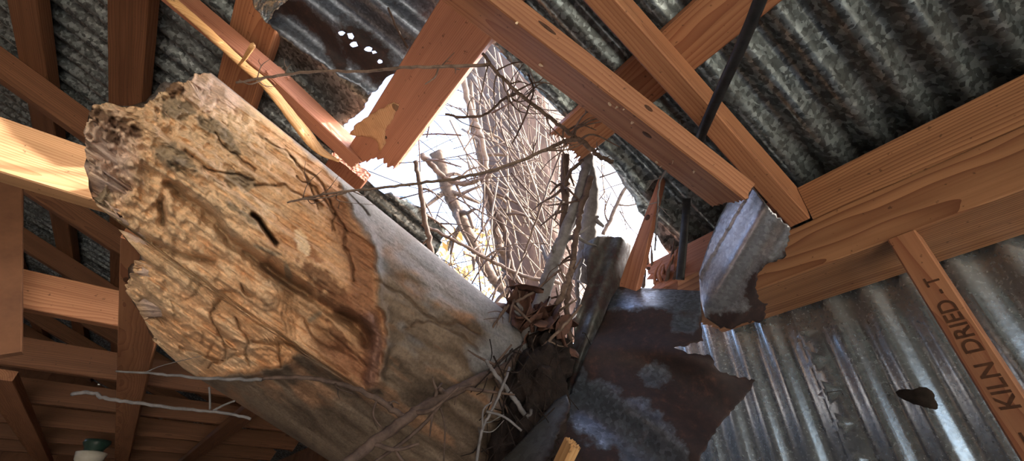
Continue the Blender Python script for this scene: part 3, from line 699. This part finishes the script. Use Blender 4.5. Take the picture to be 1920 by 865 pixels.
pxsheet('torn_roof_sheet', poB, dB, M['galv_flap'], 'large rusted flap of roof sheet bent down below the hole', {2, 3, 4, 5, 6, 7, 8, 9, 10, 11, 12, 13, 14, 15}, 6, 2.6, 5.0, 4, rustf=rustB)
# C: grey curled edge
pc_ = plane_d([(1060, 742, .66), (950, 860, .60), (1040, 850, .56)])
pxsheet('torn_roof_sheet', [(1062, 740), (1070, 762), (1061, 790), (1050, 800), (1038, 838), (1020, 870), (1000, 920), (900, 920), (940, 865), (985, 820), (1015, 785), (1040, 752)], lambda x, y: pc_(x, y)+.03*((x*.7+y*.7-1290)/60)**2*.2, M['galv_dark'],
        'grey curled sheet edge at the bottom beside the dark debris', {1, 2, 3, 4}, 5, 2.5, 4.0, 6, rustf=lambda x, y, d: np.clip(.62-d/30, .25, 1))
# D: dark twisted strip
def dD(x, y):
    c = 1128-(y-450)*.20; return .985-(y-450)*.0006+.05*((x-c)/50)**2-.02*np.sin((y-450)/90)+.014*np.sin((x-c)/8.5+(y-450)/55)
pxsheet('torn_roof_sheet', [(1096, 458), (1120, 443), (1165, 445), (1186, 462), (1186, 505), (1172, 550), (1160, 590), (1142, 625), (1118, 665), (1098, 705), (1084, 745), (1052, 745), (1060, 690), (1077, 640), (1076, 606), (1088, 570), (1102, 530), (1100, 500), (1094, 478)], dD, M['galv_dark'],
        'dark twisted strip of sheet standing beside the grey stems', {0, 1, 2}, 6, 1.2, 3.0, 8, rustf=lambda x, y, d: np.clip(.45+.5*n2(x, y, .03, 8), .1, 1))
# E: rusted-through sheet above the broken board
pe_ = plane_d([(510, 50, dr(510, 50, .83)), (700, 170, dr(700, 170, .85)), (760, 20, dr(760, 20, .908))])
def dE(x, y):
    p = (-(x-620)*.62+(y-90)*.78); return pe_(x, y)+.014*np.cos(p/12.5)
holeE = []
for (x, y, r) in [(640, 62, 6), (655, 68, 8), (664, 84, 7), (676, 80, 3), (690, 92, 7), (704, 106, 7), (712, 116, 5), (722, 112, 6)]:
    ph = rnd.random()*6; holeE.append(np.array([(x+r*(.7+.5*rnd.random())*math.cos(ph+a*2*math.pi/9)*1.15, y+r*(.7+.5*rnd.random())*math.sin(ph+a*2*math.pi/9)*.8) for a in range(9)]))
holeE = [h for i, h in enumerate(holeE) if i in (0, 2, 4, 6)]+[np.array([(651, 63), (660, 62), (664, 69), (661, 74), (654, 72)]), np.array([(697, 96), (703, 95), (707, 99), (699, 101)])]
pxsheet('rusted_sheet', [(506, -110), (502, 44), (530, 72), (560, 92), (600, 118), (640, 146), (672, 160), (690, 178), (704, 172), (716, 158), (730, 142), (752, 132), (780, 110), (830, 50), (870, -30), (900, -110)], dE, M['galv_flap'],
        'rusted roof sheet eaten through with bright pinholes', {1, 2, 3, 4, 6, 7, 8, 9, 10, 11}, 6, 2.0, 5.0, 11, holes=holeE,
        rustf=lambda x, y, d: np.clip(np.maximum(np.clip(1.35-np.hypot((x-680-(y-90)*.6)/50, (y-105)/70), 0, 1), np.clip(1.3-polydist(x, y, [(500, 10), (560, 15), (610, 60), (640, 120)], False)/20, 0, 1)), .12, 1))
# F: sheet under it
pf_ = plane_d([(530, 90, dr(530, 90, .90)), (690, 170, dr(690, 170, .90)), (620, 248, dr(620, 248, .895))])
pxsheet('torn_roof_sheet', [(520, 60), (560, 60), (650, 120), (700, 165), (690, 190), (676, 210), (648, 232), (622, 252), (590, 225), (560, 196), (524, 150), (505, 120)], lambda x, y: pf_(x, y)+.010*np.cos((-(x-600)*.66+(y-170)*.75)/13.5), M['galv'],
        'dull torn sheet end between the broken board and the cracked rafter', {3, 4, 5, 6}, 5, 2.2, 4.0, 12, rustf=lambda x, y, d: 0*x)
# crumpled scrap
pg_ = plane_d([(480, 0, dr(480, 0, .80)), (545, 0, dr(545, 0, .80)), (505, 45, dr(505, 45, .80))])
pxsheet('crumpled_scrap', [(466, -14), (480, 18), (501, 44), (512, 24), (530, 8), (556, -14)], lambda x, y: pg_(x, y)+.02*n2(x, y, .06, 3, 3), M['galv_wall'], 'small crumpled bright scrap at the top beside the orange purlin', None, 5, 2, 3.0, 13, rustf=lambda x, y, d: 0*x, cat='metal scrap', group=None)

bm_ = np.array(bp.matrix_world)
pn = bm_[:3, 2]; pp = bm_[:3, 3]-pn*.0196
pxsheet('torn_face', [(656, 252), (668, 232), (700, 212), (738, 192), (748, 196), (738, 222), (722, 246), (724, 268), (714, 284), (704, 262), (684, 256)], on_plane(pp, pn), M['fir_torn'], None, None, 5, 2.0, 6.0, 3, parent=bp)
# ================================================================== cable, wedge, small things
cb = empty('black_cable', tuple(onr(1425, 0, .70))); tag(cb, 'thick black cable slung past the rafters, its flat end dangling', 'cable')
P = smooth_path([onr(1455, -90, .69), onr(1425, 0, .705), onr(1390, 85, .72), (onr(1350, 172, .742)), onr(1322, 235, .765), onr(1308, 270, .79)], 6)
MB().add(*tube_data(P, np.full(len(P), .0088), 12, .02)).build('cable_run', M['rubber'], cb)
P = smooth_path([onr(1308, 270, .79), onr(1298, 310, .80), onx(1290, 345, .80), onx(1286, 400, .80), onx(1280, 470, .81), onx(1275, 525, .82)], 6)
MB().add(*tube_data(P, np.full(len(P), .0105), 10, .03, flat=(1, 0, .2))).build('flat_tail', M['rubber'], cb)
# pointed sliver board
sp = thing(lumber('splinter_board', onx(1174, 560, .735), onx(1244, 330, .74), .046, .018, (-1, -.2, 0), M['fir_red'], seed=95, ends=(0, .0), taper=lambda t: 1.12-1.0*max(0, t-.10)/.95 if t > .1 else 1.12), 'slim pointed sliver of board standing beside the dangling cable', 'board')
# orange splinter at the bottom
thing(lumber('splinter_stub', dep(1040, 900, .53), dep(1073, 832, .53), .022, .014, (-.3, -.4, .5), M['fir_pale'], seed=96, ends=(0, .006)), 'small orange wood stub poking up at the bottom edge', 'splinter')
# shredded fibres at the end of the plate
sh = empty('shredded_wood', tuple(onx(1225, 500, .86))); tag(sh, 'shredded wood fibres at the broken end of the rim board', 'splinters')
for i in range(16):
    x0, y0 = 1205+rnd.random()*70, 500+rnd.random()*40
    a = onx(x0, y0, .87); b = onx(x0-6+rnd.random()*20, y0-25-rnd.random()*45, .84-rnd.random()*.03)
    m_ = (a+b)/2+np.array([-.01*rnd.random(), .01*(rnd.random()-.5), 0]); P = smooth_path([a, m_, b], 3)
    MB().add(*tube_data(P, np.linspace(.006, .001, len(P)), 5, .3, i)).build('fibre', M['fir_red'] if i % 3 else M['twig_dark'], sh)
# mud nest on the wall
c = onx(1722, 745, X_WALL-.002); mb = MB(); V = []; Fc = []
for i in range(9):
    for j in range(20):
        a = 2*math.pi*j/20; r = math.sin(math.pi/2*i/8)*(1+.22*math.sin(3*a+1)+.15*rnd.random()); V.append(c+np.array([-.009*math.cos(math.pi/2*i/8)+.004, .022*r*math.cos(a), .017*r*math.sin(a)+.006*r*math.cos(a)]))
for i in range(8):
    for j in range(20): Fc.append((i*20+j, i*20+(j+1) % 20, (i+1)*20+(j+1) % 20, (i+1)*20+j))
tag(MB().add(V, Fc).build('mud_nest', M['mud']), 'small dark mud nest stuck on the corrugated wall left of the stud', 'nest')
# lamp insulator under the far ties
li = empty('lamp_holder', tuple(onz(185, 826, .50))); tag(li, 'chipped white porcelain lamp holder under a dark tie beam', 'lamp holder')
c = onz(185, 826, .50)
def lathe(prof, c, n=16):
    V = [(c[0]+r*math.cos(2*math.pi*k/n), c[1]+r*math.sin(2*math.pi*k/n), c[2]+z) for r, z in prof for k in range(n)]
    return V, [(i*n+k, i*n+(k+1) % n, (i+1)*n+(k+1) % n, (i+1)*n+k) for i in range(len(prof)-1) for k in range(n)]
MB().add(*lathe([(.001, 0), (.07, 0), (.075, -.02), (.055, -.05), (.05, -.07)], c)).build('cap', M['green_glass'], li)
MB().add(*lathe([(.05, -.065), (.085, -.075), (.075, -.12), (.05, -.15), (.03, -.15), (.001, -.13)], c)).build('porcelain_body', M['porcelain'], li)

# ================================================================== BRANCHES
def pd(p): return dep(*p)
def branch(pts, r0, r1, mat, label, cat='branch', twigs=0, tl=.08, seed=0, sides=8, group=None, name='branch', rough=.14, sub=()):
    P = smooth_path([pd(p) for p in pts], 7); n = len(P); dd = np.linalg.norm(P@np.array([0, 0, 0]).reshape(3, 1), axis=1)
    D = P@fw; rad = np.linspace(r0, r1, n)*D/F
    mb = MB(); rg = random.Random(seed+100); side = []
    P = P+np.array([[rg.gauss(0, 1) for _ in range(3)] for _ in range(n)])*rad[:, None]*(.22 if r0 < 8 else .05)
    mb.add(*tube_data(P, rad, sides, rough, seed))
    for k in range(twigs):
        i = rg.randrange(2, n-2); d0 = (P[i+1]-P[i-1]); d0 /= np.linalg.norm(d0); v = np.array([rg.gauss(0, 1) for _ in range(3)]); v -= d0*(v@d0); v /= np.linalg.norm(v)
        L = tl*(.4+rg.random()); q = [P[i], P[i]+(d0*.5+v)*L*.45+np.array([rg.gauss(0, 1) for _ in range(3)])*L*.06, P[i]+(d0*.8+v*.9)*L+np.array([rg.gauss(0, 1) for _ in range(3)])*L*.15]
        Q = smooth_path(q, 4); sm = MB().add(*tube_data(Q, np.linspace(rad[i]*.55, rad[i]*.2, len(Q)), 5, .15, k)); side.append(sm)
        if rg.random() < .5:
            v2 = v+np.array([rg.gauss(0, 1) for _ in range(3)])*.7; Q2 = smooth_path([Q[4], Q[4]+v2*L*.25, Q[4]+v2*L*.45+d0*L*.1], 3); sm.add(*tube_data(Q2, np.linspace(rad[i]*.35, rad[i]*.12, len(Q2)), 5, .15, k))
    for (sp_, ra, rb) in sub:
        Q = smooth_path([pd(p) for p in sp_], 6); dq = Q@fw; side.append(MB().add(*tube_data(Q, np.linspace(ra, rb, len(Q))*dq/F, 6, .15, 5)))
    o = tag(mb.build(name, mat), label, cat, group)
    for sm in side: sm.build('side_twig', mat, o)
    return o
T, TD, ST = M['twig'], M['twig_dark'], M['stem']
branch([(442, 156, .70), (500, 145, .72), (590, 134, .74), (690, 134, .75), (760, 126, .76), (840, 125, .77), (918, 121, .78)], 2.2, 3.4, T, 'long thin twig crossing in front of the hanging broken board', 'twig', 5, .03, 1, name='twig', sub=[([(822, 128, .765), (815, 145, .76), (797, 158, .75)], 1.6, 1.2), ([(500, 145, .72), (470, 158, .71), (448, 150, .70)], 1.5, 1)])
branch([(905, 100, .80), (925, 128, .80), (955, 158, .82), (985, 185, .84), (1015, 208, .86), (1045, 232, .88), (1068, 250, .89), (1082, 262, .89)], 3.0, 4.2, T, 'brown twig hugging the dark sheet edge above the hole', 'twig', 16, .08, 2, name='twig')
branch([(538, 380, .555), (590, 368, .575), (650, 359, .60), (720, 352, .63), (790, 343, .67), (860, 334, .71), (930, 318, .76), (1000, 292, .82), (1050, 268, .87), (1082, 262, .89)], 1.8, 4.0, T, 'long straight twig reaching across the log face to the hole edge', 'twig', 8, .06, 3, name='twig', sub=[([(560, 374, .55), (600, 372, .57), (650, 362, .592)], 1.3, 1.3)])
branch([(1082, 262, .89), (1098, 270, .89), (1112, 284, .90), (1128, 296, .91), (1150, 305, .92)], 5, 4, T, 'knobby twig joint in front of the broken purlin end', 'twig', 3, .05, 4, name='twig')
branch([(640, 880, .50), (690, 838, .53), (745, 798, .56), (800, 760, .60), (850, 735, .64), (905, 708, .69), (950, 688, .74), (972, 662, .78)], 11, 8, TD, 'stout branch lying across the lower log', 'branch', 10, .05, 5, 10, sub=[([(838, 742, .63), (828, 735, .62), (826, 730, .61)], 8, 4), ([(812, 772, .60), (808, 800, .59), (806, 818, .59)], 2, 1.5), ([(826, 765, .61), (834, 800, .60), (832, 870, .58)], 2, 1.5), ([(880, 722, .67), (858, 742, .65), (852, 760, .64)], 2, 1), ([(830, 752, .62), (800, 790, .59), (755, 830, .565), (700, 868, .54)], 4, 3)])
branch([(480, 712, .545), (540, 708, .55), (600, 712, .555), (650, 724, .56), (695, 742, .565), (735, 768, .57), (762, 786, .573)], 3.2, 6, TD, 'dark curved side branch lying along the bark edge', 'branch', 4, .03, 6)
branch([(218, 697, .56), (280, 700, .55), (340, 706, .545), (420, 712, .54), (490, 712, .542)], 1.8, 3.4, ST, 'pale twig poking out under the left end of the log', 'twig', 1, .03, 7, name='twig')
branch([(134, 740, .60), (168, 736, .60), (200, 748, .60), (250, 755, .60), (310, 764, .60), (370, 770, .60), (420, 775, .60), (470, 786, .60)], 3.6, 2.5, ST, 'lowest pale twig in front of the dark ties', 'twig', 0, .03, 8, name='twig', sub=[([(400, 770, .60), (420, 760, .60), (440, 752, .595)], 2.2, 1.8), ([(394, 768, .60), (393, 735, .60), (392, 726, .60)], 2, 1.8)])
branch([(1098, 290, 1.02), (1106, 330, 1.03), (1108, 375, 1.04), (1104, 420, 1.04), (1100, 470, 1.04), (1090, 530, 1.04)], 13, 17, ST, 'thick smooth grey stem rising at the right of the hole', 'stem', 2, .06, 9, 14, name='stem', rough=.04)
branch([(968, 690, .82), (985, 645, .84), (1000, 600, .86), (1016, 560, .88), (1030, 515, .90), (1046, 470, .93), (1062, 430, .95), (1082, 375, .97), (1100, 310, .98)], 17, 9, ST, 'long leaning grey stem rooted in the leaf tangle', 'stem', 5, .06, 10, 14, name='stem', rough=.05)
branch([(1060, 290, .99), (1058, 330, .99), (1060, 380, .98), (1055, 430, .98), (1050, 480, .97)], 8, 6, TD, 'dark upright vine left of the grey stem', 'vine', 8, .05, 11, 9, name='vine')
branch([(1110, 330, .96), (1094, 380, .95), (1084, 420, .93), (1076, 470, .91), (1068, 530, .90), (1062, 580, .88), (1068, 640, .86), (1064, 700, .84)], 6, 5, TD, 'dark vine winding down in front of the grey stems', 'vine', 6, .05, 12, 9, name='vine')
branch([(1092, 300, .93), (1070, 322, .93), (1058, 350, .94)], 3.5, 4, TD, 'short arched twig linking vine and grey stem', 'twig', 1, .03, 13, name='twig')
branch([(1096, 470, 1.02), (1082, 520, .99), (1084, 570, .97), (1072, 600, .93), (1066, 650, .90)], 5, 4, ST, 'pale vine beside the twisted dark strip', 'vine', 4, .05, 14, name='vine')
branch([(1035, 600, .85), (1052, 560, .86), (1066, 520, .88), (1076, 490, .9)], 7, 5, T, 'short leaning stem between the leaning stem and the vine', 'stem', 4, .05, 15, name='stem')
branch([(911, 676, .64), (930, 704, .65), (952, 732, .66), (970, 756, .67), (988, 784, .67)], 3.2, 5, ST, 'pale hooked stick hanging before the dark debris', 'stick', 0, .02, 16, name='stick', sub=[([(984, 780, .67), (994, 778, .668), (996, 768, .667)], 3, 3)])
branch([(892, 880, .60), (903, 810, .61), (914, 785, .62), (930, 755, .63), (948, 712, .65), (955, 690, .68)], 3, 2.6, ST, 'thin pale stick hanging down at the log edge', 'stick', 3, .03, 17, name='stick', sub=[([(912, 772, .62), (945, 782, .62), (978, 808, .62)], 2.4, 2.2), ([(905, 812, .61), (906, 770, .61), (922, 755, .61)], 2, 1.5)])
branch([(955, 700, .76), (995, 672, .77), (1030, 640, .78), (1062, 606, .79), (1090, 572, .80)], 4, 2.5, T, 'slanting twig in front of the leaf tangle', 'twig', 4, .05, 18, name='twig')
branch([(962, 566, .80), (980, 560, .82), (1005, 545, .83), (1030, 522, .84), (1052, 505, .86)], 3, 2.2, TD, 'arched dark twig above the dead leaves', 'twig', 3, .05, 19, name='twig', sub=[([(965, 562, .80), (958, 580, .79), (955, 605, .78)], 2.4, 1.6), ([(960, 570, .80), (995, 605, .80)], 3, 2.4), ([(955, 572, .8), (930, 605, .79)], 2.4, 1.4)])
branch([(948, 575, .78), (925, 612, .77), (905, 640, .76), (893, 680, .75)], 2.4, 1.4, TD, 'drooping dark twig over the pale log edge', 'twig', 5, .03, 20, name='twig')
branch([(778, 300, 1.05), (786, 345, 1.05), (795, 400, 1.05), (806, 455, 1.05), (815, 516, 1.05)], 4.5, 5.5, TD, 'dark upright twig at the left corner of the hole', 'twig', 5, .07, 21, name='twig')
branch([(818, 285, 1.7), (835, 340, 1.7), (852, 385, 1.7), (880, 440, 1.7), (905, 490, 1.7), (930, 530, 1.7), (960, 560, 1.7)], 13, 9, T, 'knotty brown branch outside the left of the hole', 'branch', 10, .16, 22, 10)
branch([(880, 150, 1.55), (888, 220, 1.55), (905, 300, 1.55), (912, 360, 1.55), (930, 430, 1.55), (950, 490, 1.55), (972, 560, 1.55)], 6, 9, T, 'tall slender branch outside in the middle of the hole', 'branch', 10, .16, 23, 9)
branch([(905, 330, 1.45), (925, 390, 1.45), (948, 440, 1.45), (960, 500, 1.45), (985, 555, 1.45)], 7, 5, TD, 'darker branch crossing behind the long twig', 'branch', 8, .14, 24, 8)
branch([(790, 290, 1.4), (830, 330, 1.4), (870, 345, 1.4), (920, 330, 1.4)], 6, 4, T, 'mossy crooked branch behind the broken board tip', 'branch', 6, .12, 25, 8)
branch([(866, 140, 1.35), (884, 210, 1.35), (900, 250, 1.35), (915, 320, 1.35)], 6, 5, M['stalk'], 'sunbleached upright stalk beside the hanging board', 'branch', 2, .1, 26, 8)
branch([(790, 420, 1.3), (860, 455, 1.3), (920, 490, 1.3), (990, 520, 1.3), (1050, 530, 1.3)], 3, 4, T, 'long arching twig low in the hole', 'twig', 6, .12, 27, name='twig')
branch([(1130, 440, 1.3), (1150, 400, 1.3), (1175, 350, 1.3), (1200, 380, 1.3)], 4, 3, T, 'crooked twig in the bright gap right of the grey stem', 'twig', 5, .1, 28, name='twig')
branch([(728, 15, .90), (745, 55, .90), (765, 90, .89)], 2.2, 2.2, TD, 'thin twig crossing the sheet left of the broken board', 'twig', 1, .02, 29, name='twig')
branch([(1249, 320, .80), (1236, 345, .80), (1234, 385, .80), (1230, 430, .82), (1228, 470, .84)], 2, 1.6, ST, 'thin tendril dangling beside the pointed sliver', 'twig', 6, .03, 30, name='twig')
branch([(990, 140, .83), (1000, 165, .83), (995, 190, .84), (980, 230, .86), (960, 270, .9)], 2, 1.5, TD, 'wiry twig hanging from the sheet edge', 'twig', 8, .06, 31, name='twig')
branch([(835, 215, .85), (870, 220, .86), (910, 215, .88), (940, 190, .90), (972, 172, .9)], 2.4, 3, TD, 'dark forked twig reaching toward the broken board', 'twig', 8, .07, 32, name='twig')
branch([(950, 560, .9), (985, 470, 1.0), (1010, 400, 1.0), (1035, 330, 1.05), (1055, 275, 1.05)], 2.2, 1.8, T, 'fine straight twig slanting up through the hole', 'twig', 6, .08, 33, name='twig')

# great trunk seen outside, against the sky
def rough_tube(P, R, sides, seed, amp, lon=7):
    P = np.array(P); n = len(P); T_ = np.gradient(P, axis=0); T_ /= np.linalg.norm(T_, axis=1)[:, None]; V = []
    th = np.linspace(0, 2*np.pi, sides, endpoint=False)
    for i in range(n):
        b = np.cross(T_[i], (.1, .9, .3)); b /= np.linalg.norm(b); c = np.cross(b, T_[i])
        r = R[i]*(1+amp*fbm(np.stack([np.cos(th)*lon, np.sin(th)*lon, np.full(sides, i*.18)], -1), seed, 4))
        V += list(P[i]+np.outer(np.cos(th)*r, b)+np.outer(np.sin(th)*r, c))
    Fc = [(i*sides+k, i*sides+(k+1) % sides, (i+1)*sides+(k+1) % sides, (i+1)*sides+k) for i in range(n-1) for k in range(sides)]+[tuple(range(sides))[::-1], tuple((n-1)*sides+k for k in range(sides))]
    return V, Fc
P = smooth_path([dep(1050, 640, 2.0), dep(1024, 520, 2.05), dep(998, 400, 2.1), dep(975, 260, 2.2), dep(955, 120, 2.3), dep(938, -60, 2.5)], 10)
tag(MB().add(*rough_tube(P, np.linspace(.18, .26, len(P)), 64, 5, .18)).build('leaning_trunk', M['trunk']), 'broad pinkish tan trunk leaning over the hole outside', 'tree trunk')
P = smooth_path([dep(1190, 470, 2.3), dep(1150, 380, 2.3), dep(1100, 260, 2.4), dep(1060, 120, 2.5)], 8)

# stalks and twigs beyond the hole: nobody could count them
def tangle(n, seed, xr, yr, dr_, rr, L, dirpx, spread, sides=4):
    rg = random.Random(seed); mb = MB()
    for k in range(n):
        x = rg.uniform(*xr); y = rg.uniform(*yr); d = rg.uniform(*dr_); a = dirpx+rg.gauss(0, spread); l = L*(.35+rg.random())
        p0 = dep(x, y, d); v = (math.cos(a)*RT-math.sin(a)*UP)*l+fw*rg.gauss(0, .3)*l
        P = smooth_path([p0-v*.5, p0+np.array([rg.gauss(0, 1) for _ in range(3)])*l*.05, p0+v*.5], 3); r = rg.uniform(*rr)
        mb.add(*tube_data(P, np.linspace(r, r*.6, len(P)), sides, .1, k))
    return mb
tag(tangle(75, 3, (880, 1070), (110, 540), (1.25, 1.8), (.0016, .005), .40, 1.15, .32).build('dry_stalks', M['stalk']), 'mass of dry pale stalks and vines hanging outside the hole', 'dry vines', kind='stuff')
tag(tangle(220, 4, (760, 1200), (120, 580), (1.1, 2.4), (.0010, .0030), .28, .8, 1.2).build('twig_tangle', M['twig_dark']), 'tangle of fine twigs filling the hole against the sky', 'twigs', kind='stuff')
def leaves(n, seed, xr, yr, dr_, sz, mat, name, label, cat):
    rg = random.Random(seed); mb = MB()
    for k in range(n):
        c = dep(rg.uniform(*xr), rg.uniform(*yr), rg.uniform(*dr_)); u = np.array([rg.gauss(0, 1) for _ in range(3)]); u /= np.linalg.norm(u); v = np.cross(u, [rg.gauss(0, 1) for _ in range(3)]); v /= np.linalg.norm(v); w = np.cross(u, v)
        s = rg.uniform(*sz); mb.add([c-u*s, c+v*s*.4+w*s*.2, c+u*s, c-v*s*.4+w*s*.2, c+w*s*-.05], [(0, 1, 4), (1, 2, 4), (2, 3, 4), (3, 0, 4)])
    return tag(mb.build(name, mat), label, cat, kind='stuff')
leaves(850, 5, (780, 1120), (430, 640), (2.2, 4.0), (.02, .055), M['leaf_ochre'], 'ochre_leaves', 'dry ochre leaves glowing outside low in the hole', 'leaves')
leaves(46, 6, (925, 1075), (405, 500), (2.6, 3.4), (.02, .05), M['leaf_green'], 'green_leaves', 'few green leaves outside behind the trunk', 'leaves')

# debris between log and bent sheet; near-black lumps fill shaded cavity, block daylight
nest = empty('debris_nest', tuple(dep(1010, 720, .9))); tag(nest, 'dead leaves and rootlets over dark lumps filling a shaded cavity beside the log', 'debris')
def lump(c, rx, ry, rz, seed, name, mat):
    V = []; nu, nv = 40, 28
    for i in range(nv+1):
        for j in range(nu):
            a = math.pi*i/nv; b = 2*math.pi*j/nu; V.append((math.sin(a)*math.cos(b), math.sin(a)*math.sin(b), math.cos(a)))
    V = np.array(V); r = 1+.55*fbm(V*3.0, seed, 4)
    W_ = c+(V[:, :1]*r[:, None])*rx*RT+(V[:, 1:2]*r[:, None])*ry*UP+(V[:, 2:]*r[:, None])*rz*fw
    Fc = [(i*nu+j, i*nu+(j+1) % nu, (i+1)*nu+(j+1) % nu, (i+1)*nu+j) for i in range(nv) for j in range(nu)]
    return MB().add(W_, Fc).build(name, mat, nest)
lump(dep(1008, 770, .735), .052, .105, .05, 3, 'cavity_fill_clump', M['rot'])
lump(dep(985, 850, .70), .055, .08, .05, 5, 'cavity_fill_clump', M['rot'])
lump(dep(1030, 670, .82), .045, .05, .05, 4, 'cavity_fill_clump', M['rot'])
rg = random.Random(12)
def curled_leaf(c, s, seed):
    r_ = random.Random(seed); u = np.array([r_.gauss(0, 1) for _ in range(3)]); u /= np.linalg.norm(u); v = np.cross(u, [r_.gauss(0, 1) for _ in range(3)]); v /= np.linalg.norm(v); w = np.cross(u, v); V = []; Fc = []
    cu, tw = r_.uniform(.3, 1.1), r_.uniform(-.5, .5)
    for i in range(8):
        t = i/7*2-1; hw_ = s*.48*(1-t*t)**.6*(1+.2*r_.random())
        for j in range(5):
            k = j/4*2-1; V.append(c+u*t*s+v*(k*hw_)+w*(cu*s*(k*k*.5*hw_/s+t*t*.35)+tw*s*t*k*.3+r_.gauss(0, .03)*s))
    for i in range(7):
        for j in range(4): Fc.append((i*5+j, i*5+j+1, (i+1)*5+j+1, (i+1)*5+j))
    return V, Fc
for k in range(70):
    if k < 26: x, y, d, s = rg.gauss(985, 22), rg.gauss(585, 22), rg.uniform(.82, .95), rg.uniform(.03, .055)
    else: x, y, d, s = rg.gauss(1025, 32), rg.gauss(660, 45), rg.uniform(.80, .95), rg.uniform(.015, .034)
    o = MB().add(*curled_leaf(dep(x, y, d), s, 300+k)).build('leaf', M['leaf'], nest); md = o.modifiers.new('t', 'SOLIDIFY'); md.thickness = .0008
mb = MB()
for k in range(60):
    x, y = rg.gauss(985, 42), rg.uniform(620, 850); d = rg.uniform(.63, .72)+max(0, 700-y)*.0012; p0 = dep(x, y, d); l = rg.uniform(.03, .10)
    a = rg.gauss(1.75, .6); v = (math.cos(a)*RT-math.sin(a)*UP)*l+fw*rg.gauss(0, .02)
    P = smooth_path([p0, p0+v*.5+np.array([rg.gauss(0, .006) for _ in range(3)]), p0+v], 3); r = rg.uniform(.0006, .0018); mb.add(*tube_data(P, np.linspace(r, r*.5, len(P)), 5, .1, k))
tag(mb.build('rootlets', M['rot'], nest), kind='stuff')
# knots and debris flecks sitting on the visible faces of boards
def surf(o, w, t, x, y):
    im = np.linalg.inv(np.array(o.matrix_world)); ro = im[:3, 3]; rd = im[:3, :3]@ray(x, y); best = None
    for ax_i, half, oi, oh in ((2, t/2, 1, w/2), (1, w/2, 2, t/2)):
        sg = -1 if rd[ax_i] > 0 else 1; tt = (sg*half-ro[ax_i])/rd[ax_i]; p = ro+rd*tt
        if tt > 0 and abs(p[oi]) <= oh*1.02 and (best is None or tt < best[0]): best = (tt, p, ax_i, sg)
    return best
def knot(o, w, t, x, y, rx, ry, mat=None):
    h = surf(o, w, t, x, y)
    if h is None: return
    _, p, ax_i, sg = h; oi = 3-ax_i; V = []
    for r_, up in ((1, 0), (.8, .0006), (.4, .0009)):
        for k in range(14):
            a = 2*math.pi*k/14; q = p.copy(); q[0] += rx*r_*math.cos(a); q[oi] += ry*r_*math.sin(a); q[ax_i] += sg*up; V.append(q)
    Fc = [(i*14+k, i*14+(k+1) % 14, (i+1)*14+(k+1) % 14, (i+1)*14+k) for i in range(2) for k in range(14)]+[tuple(28+k for k in range(14))]
    if sg*(1 if ax_i == 2 else -1) < 0: Fc = [f[::-1] for f in Fc]
    k_ = mesh_obj('knot', V, Fc, mat or M['knot'], None, True, o.matrix_world.copy()); adopt(k_, o)
M['knot'] = plain('dark_knot', (.03, .014, .008), (.10, .04, .02), 140, .6, .2)
knot(sp, .046, .018, 1214, 408, .0075, .0065)
knot(r1, .089, .038, 1216, 203, .009, .0035); knot(r1, .089, .038, 1213, 253, .010, .006); knot(r1, .089, .038, 1026, 52, .018, .0032)
knot(bp, .126, .038, 723, 258, .005, .004)
for k, (x, y) in enumerate([(1015, 122), (970, 43), (889, 52), (1143, 195), (1157, 202), (1168, 205), (1232, 305), (1262, 303), (1300, 322), (1185, 230), (1238, 312)]):
    h = surf(r1, .089, .038, x, y)
    if h is None: continue
    c = np.array(r1.matrix_world)@np.append(h[1], 1); c = c[:3]*.997
    MB().add(*curled_leaf(c, .0034+.002*rnd.random(), 900+k)).build('pale_fleck', M['fleck'], r1)  # pale spider debris on the slipped rafter, as small curled flakes
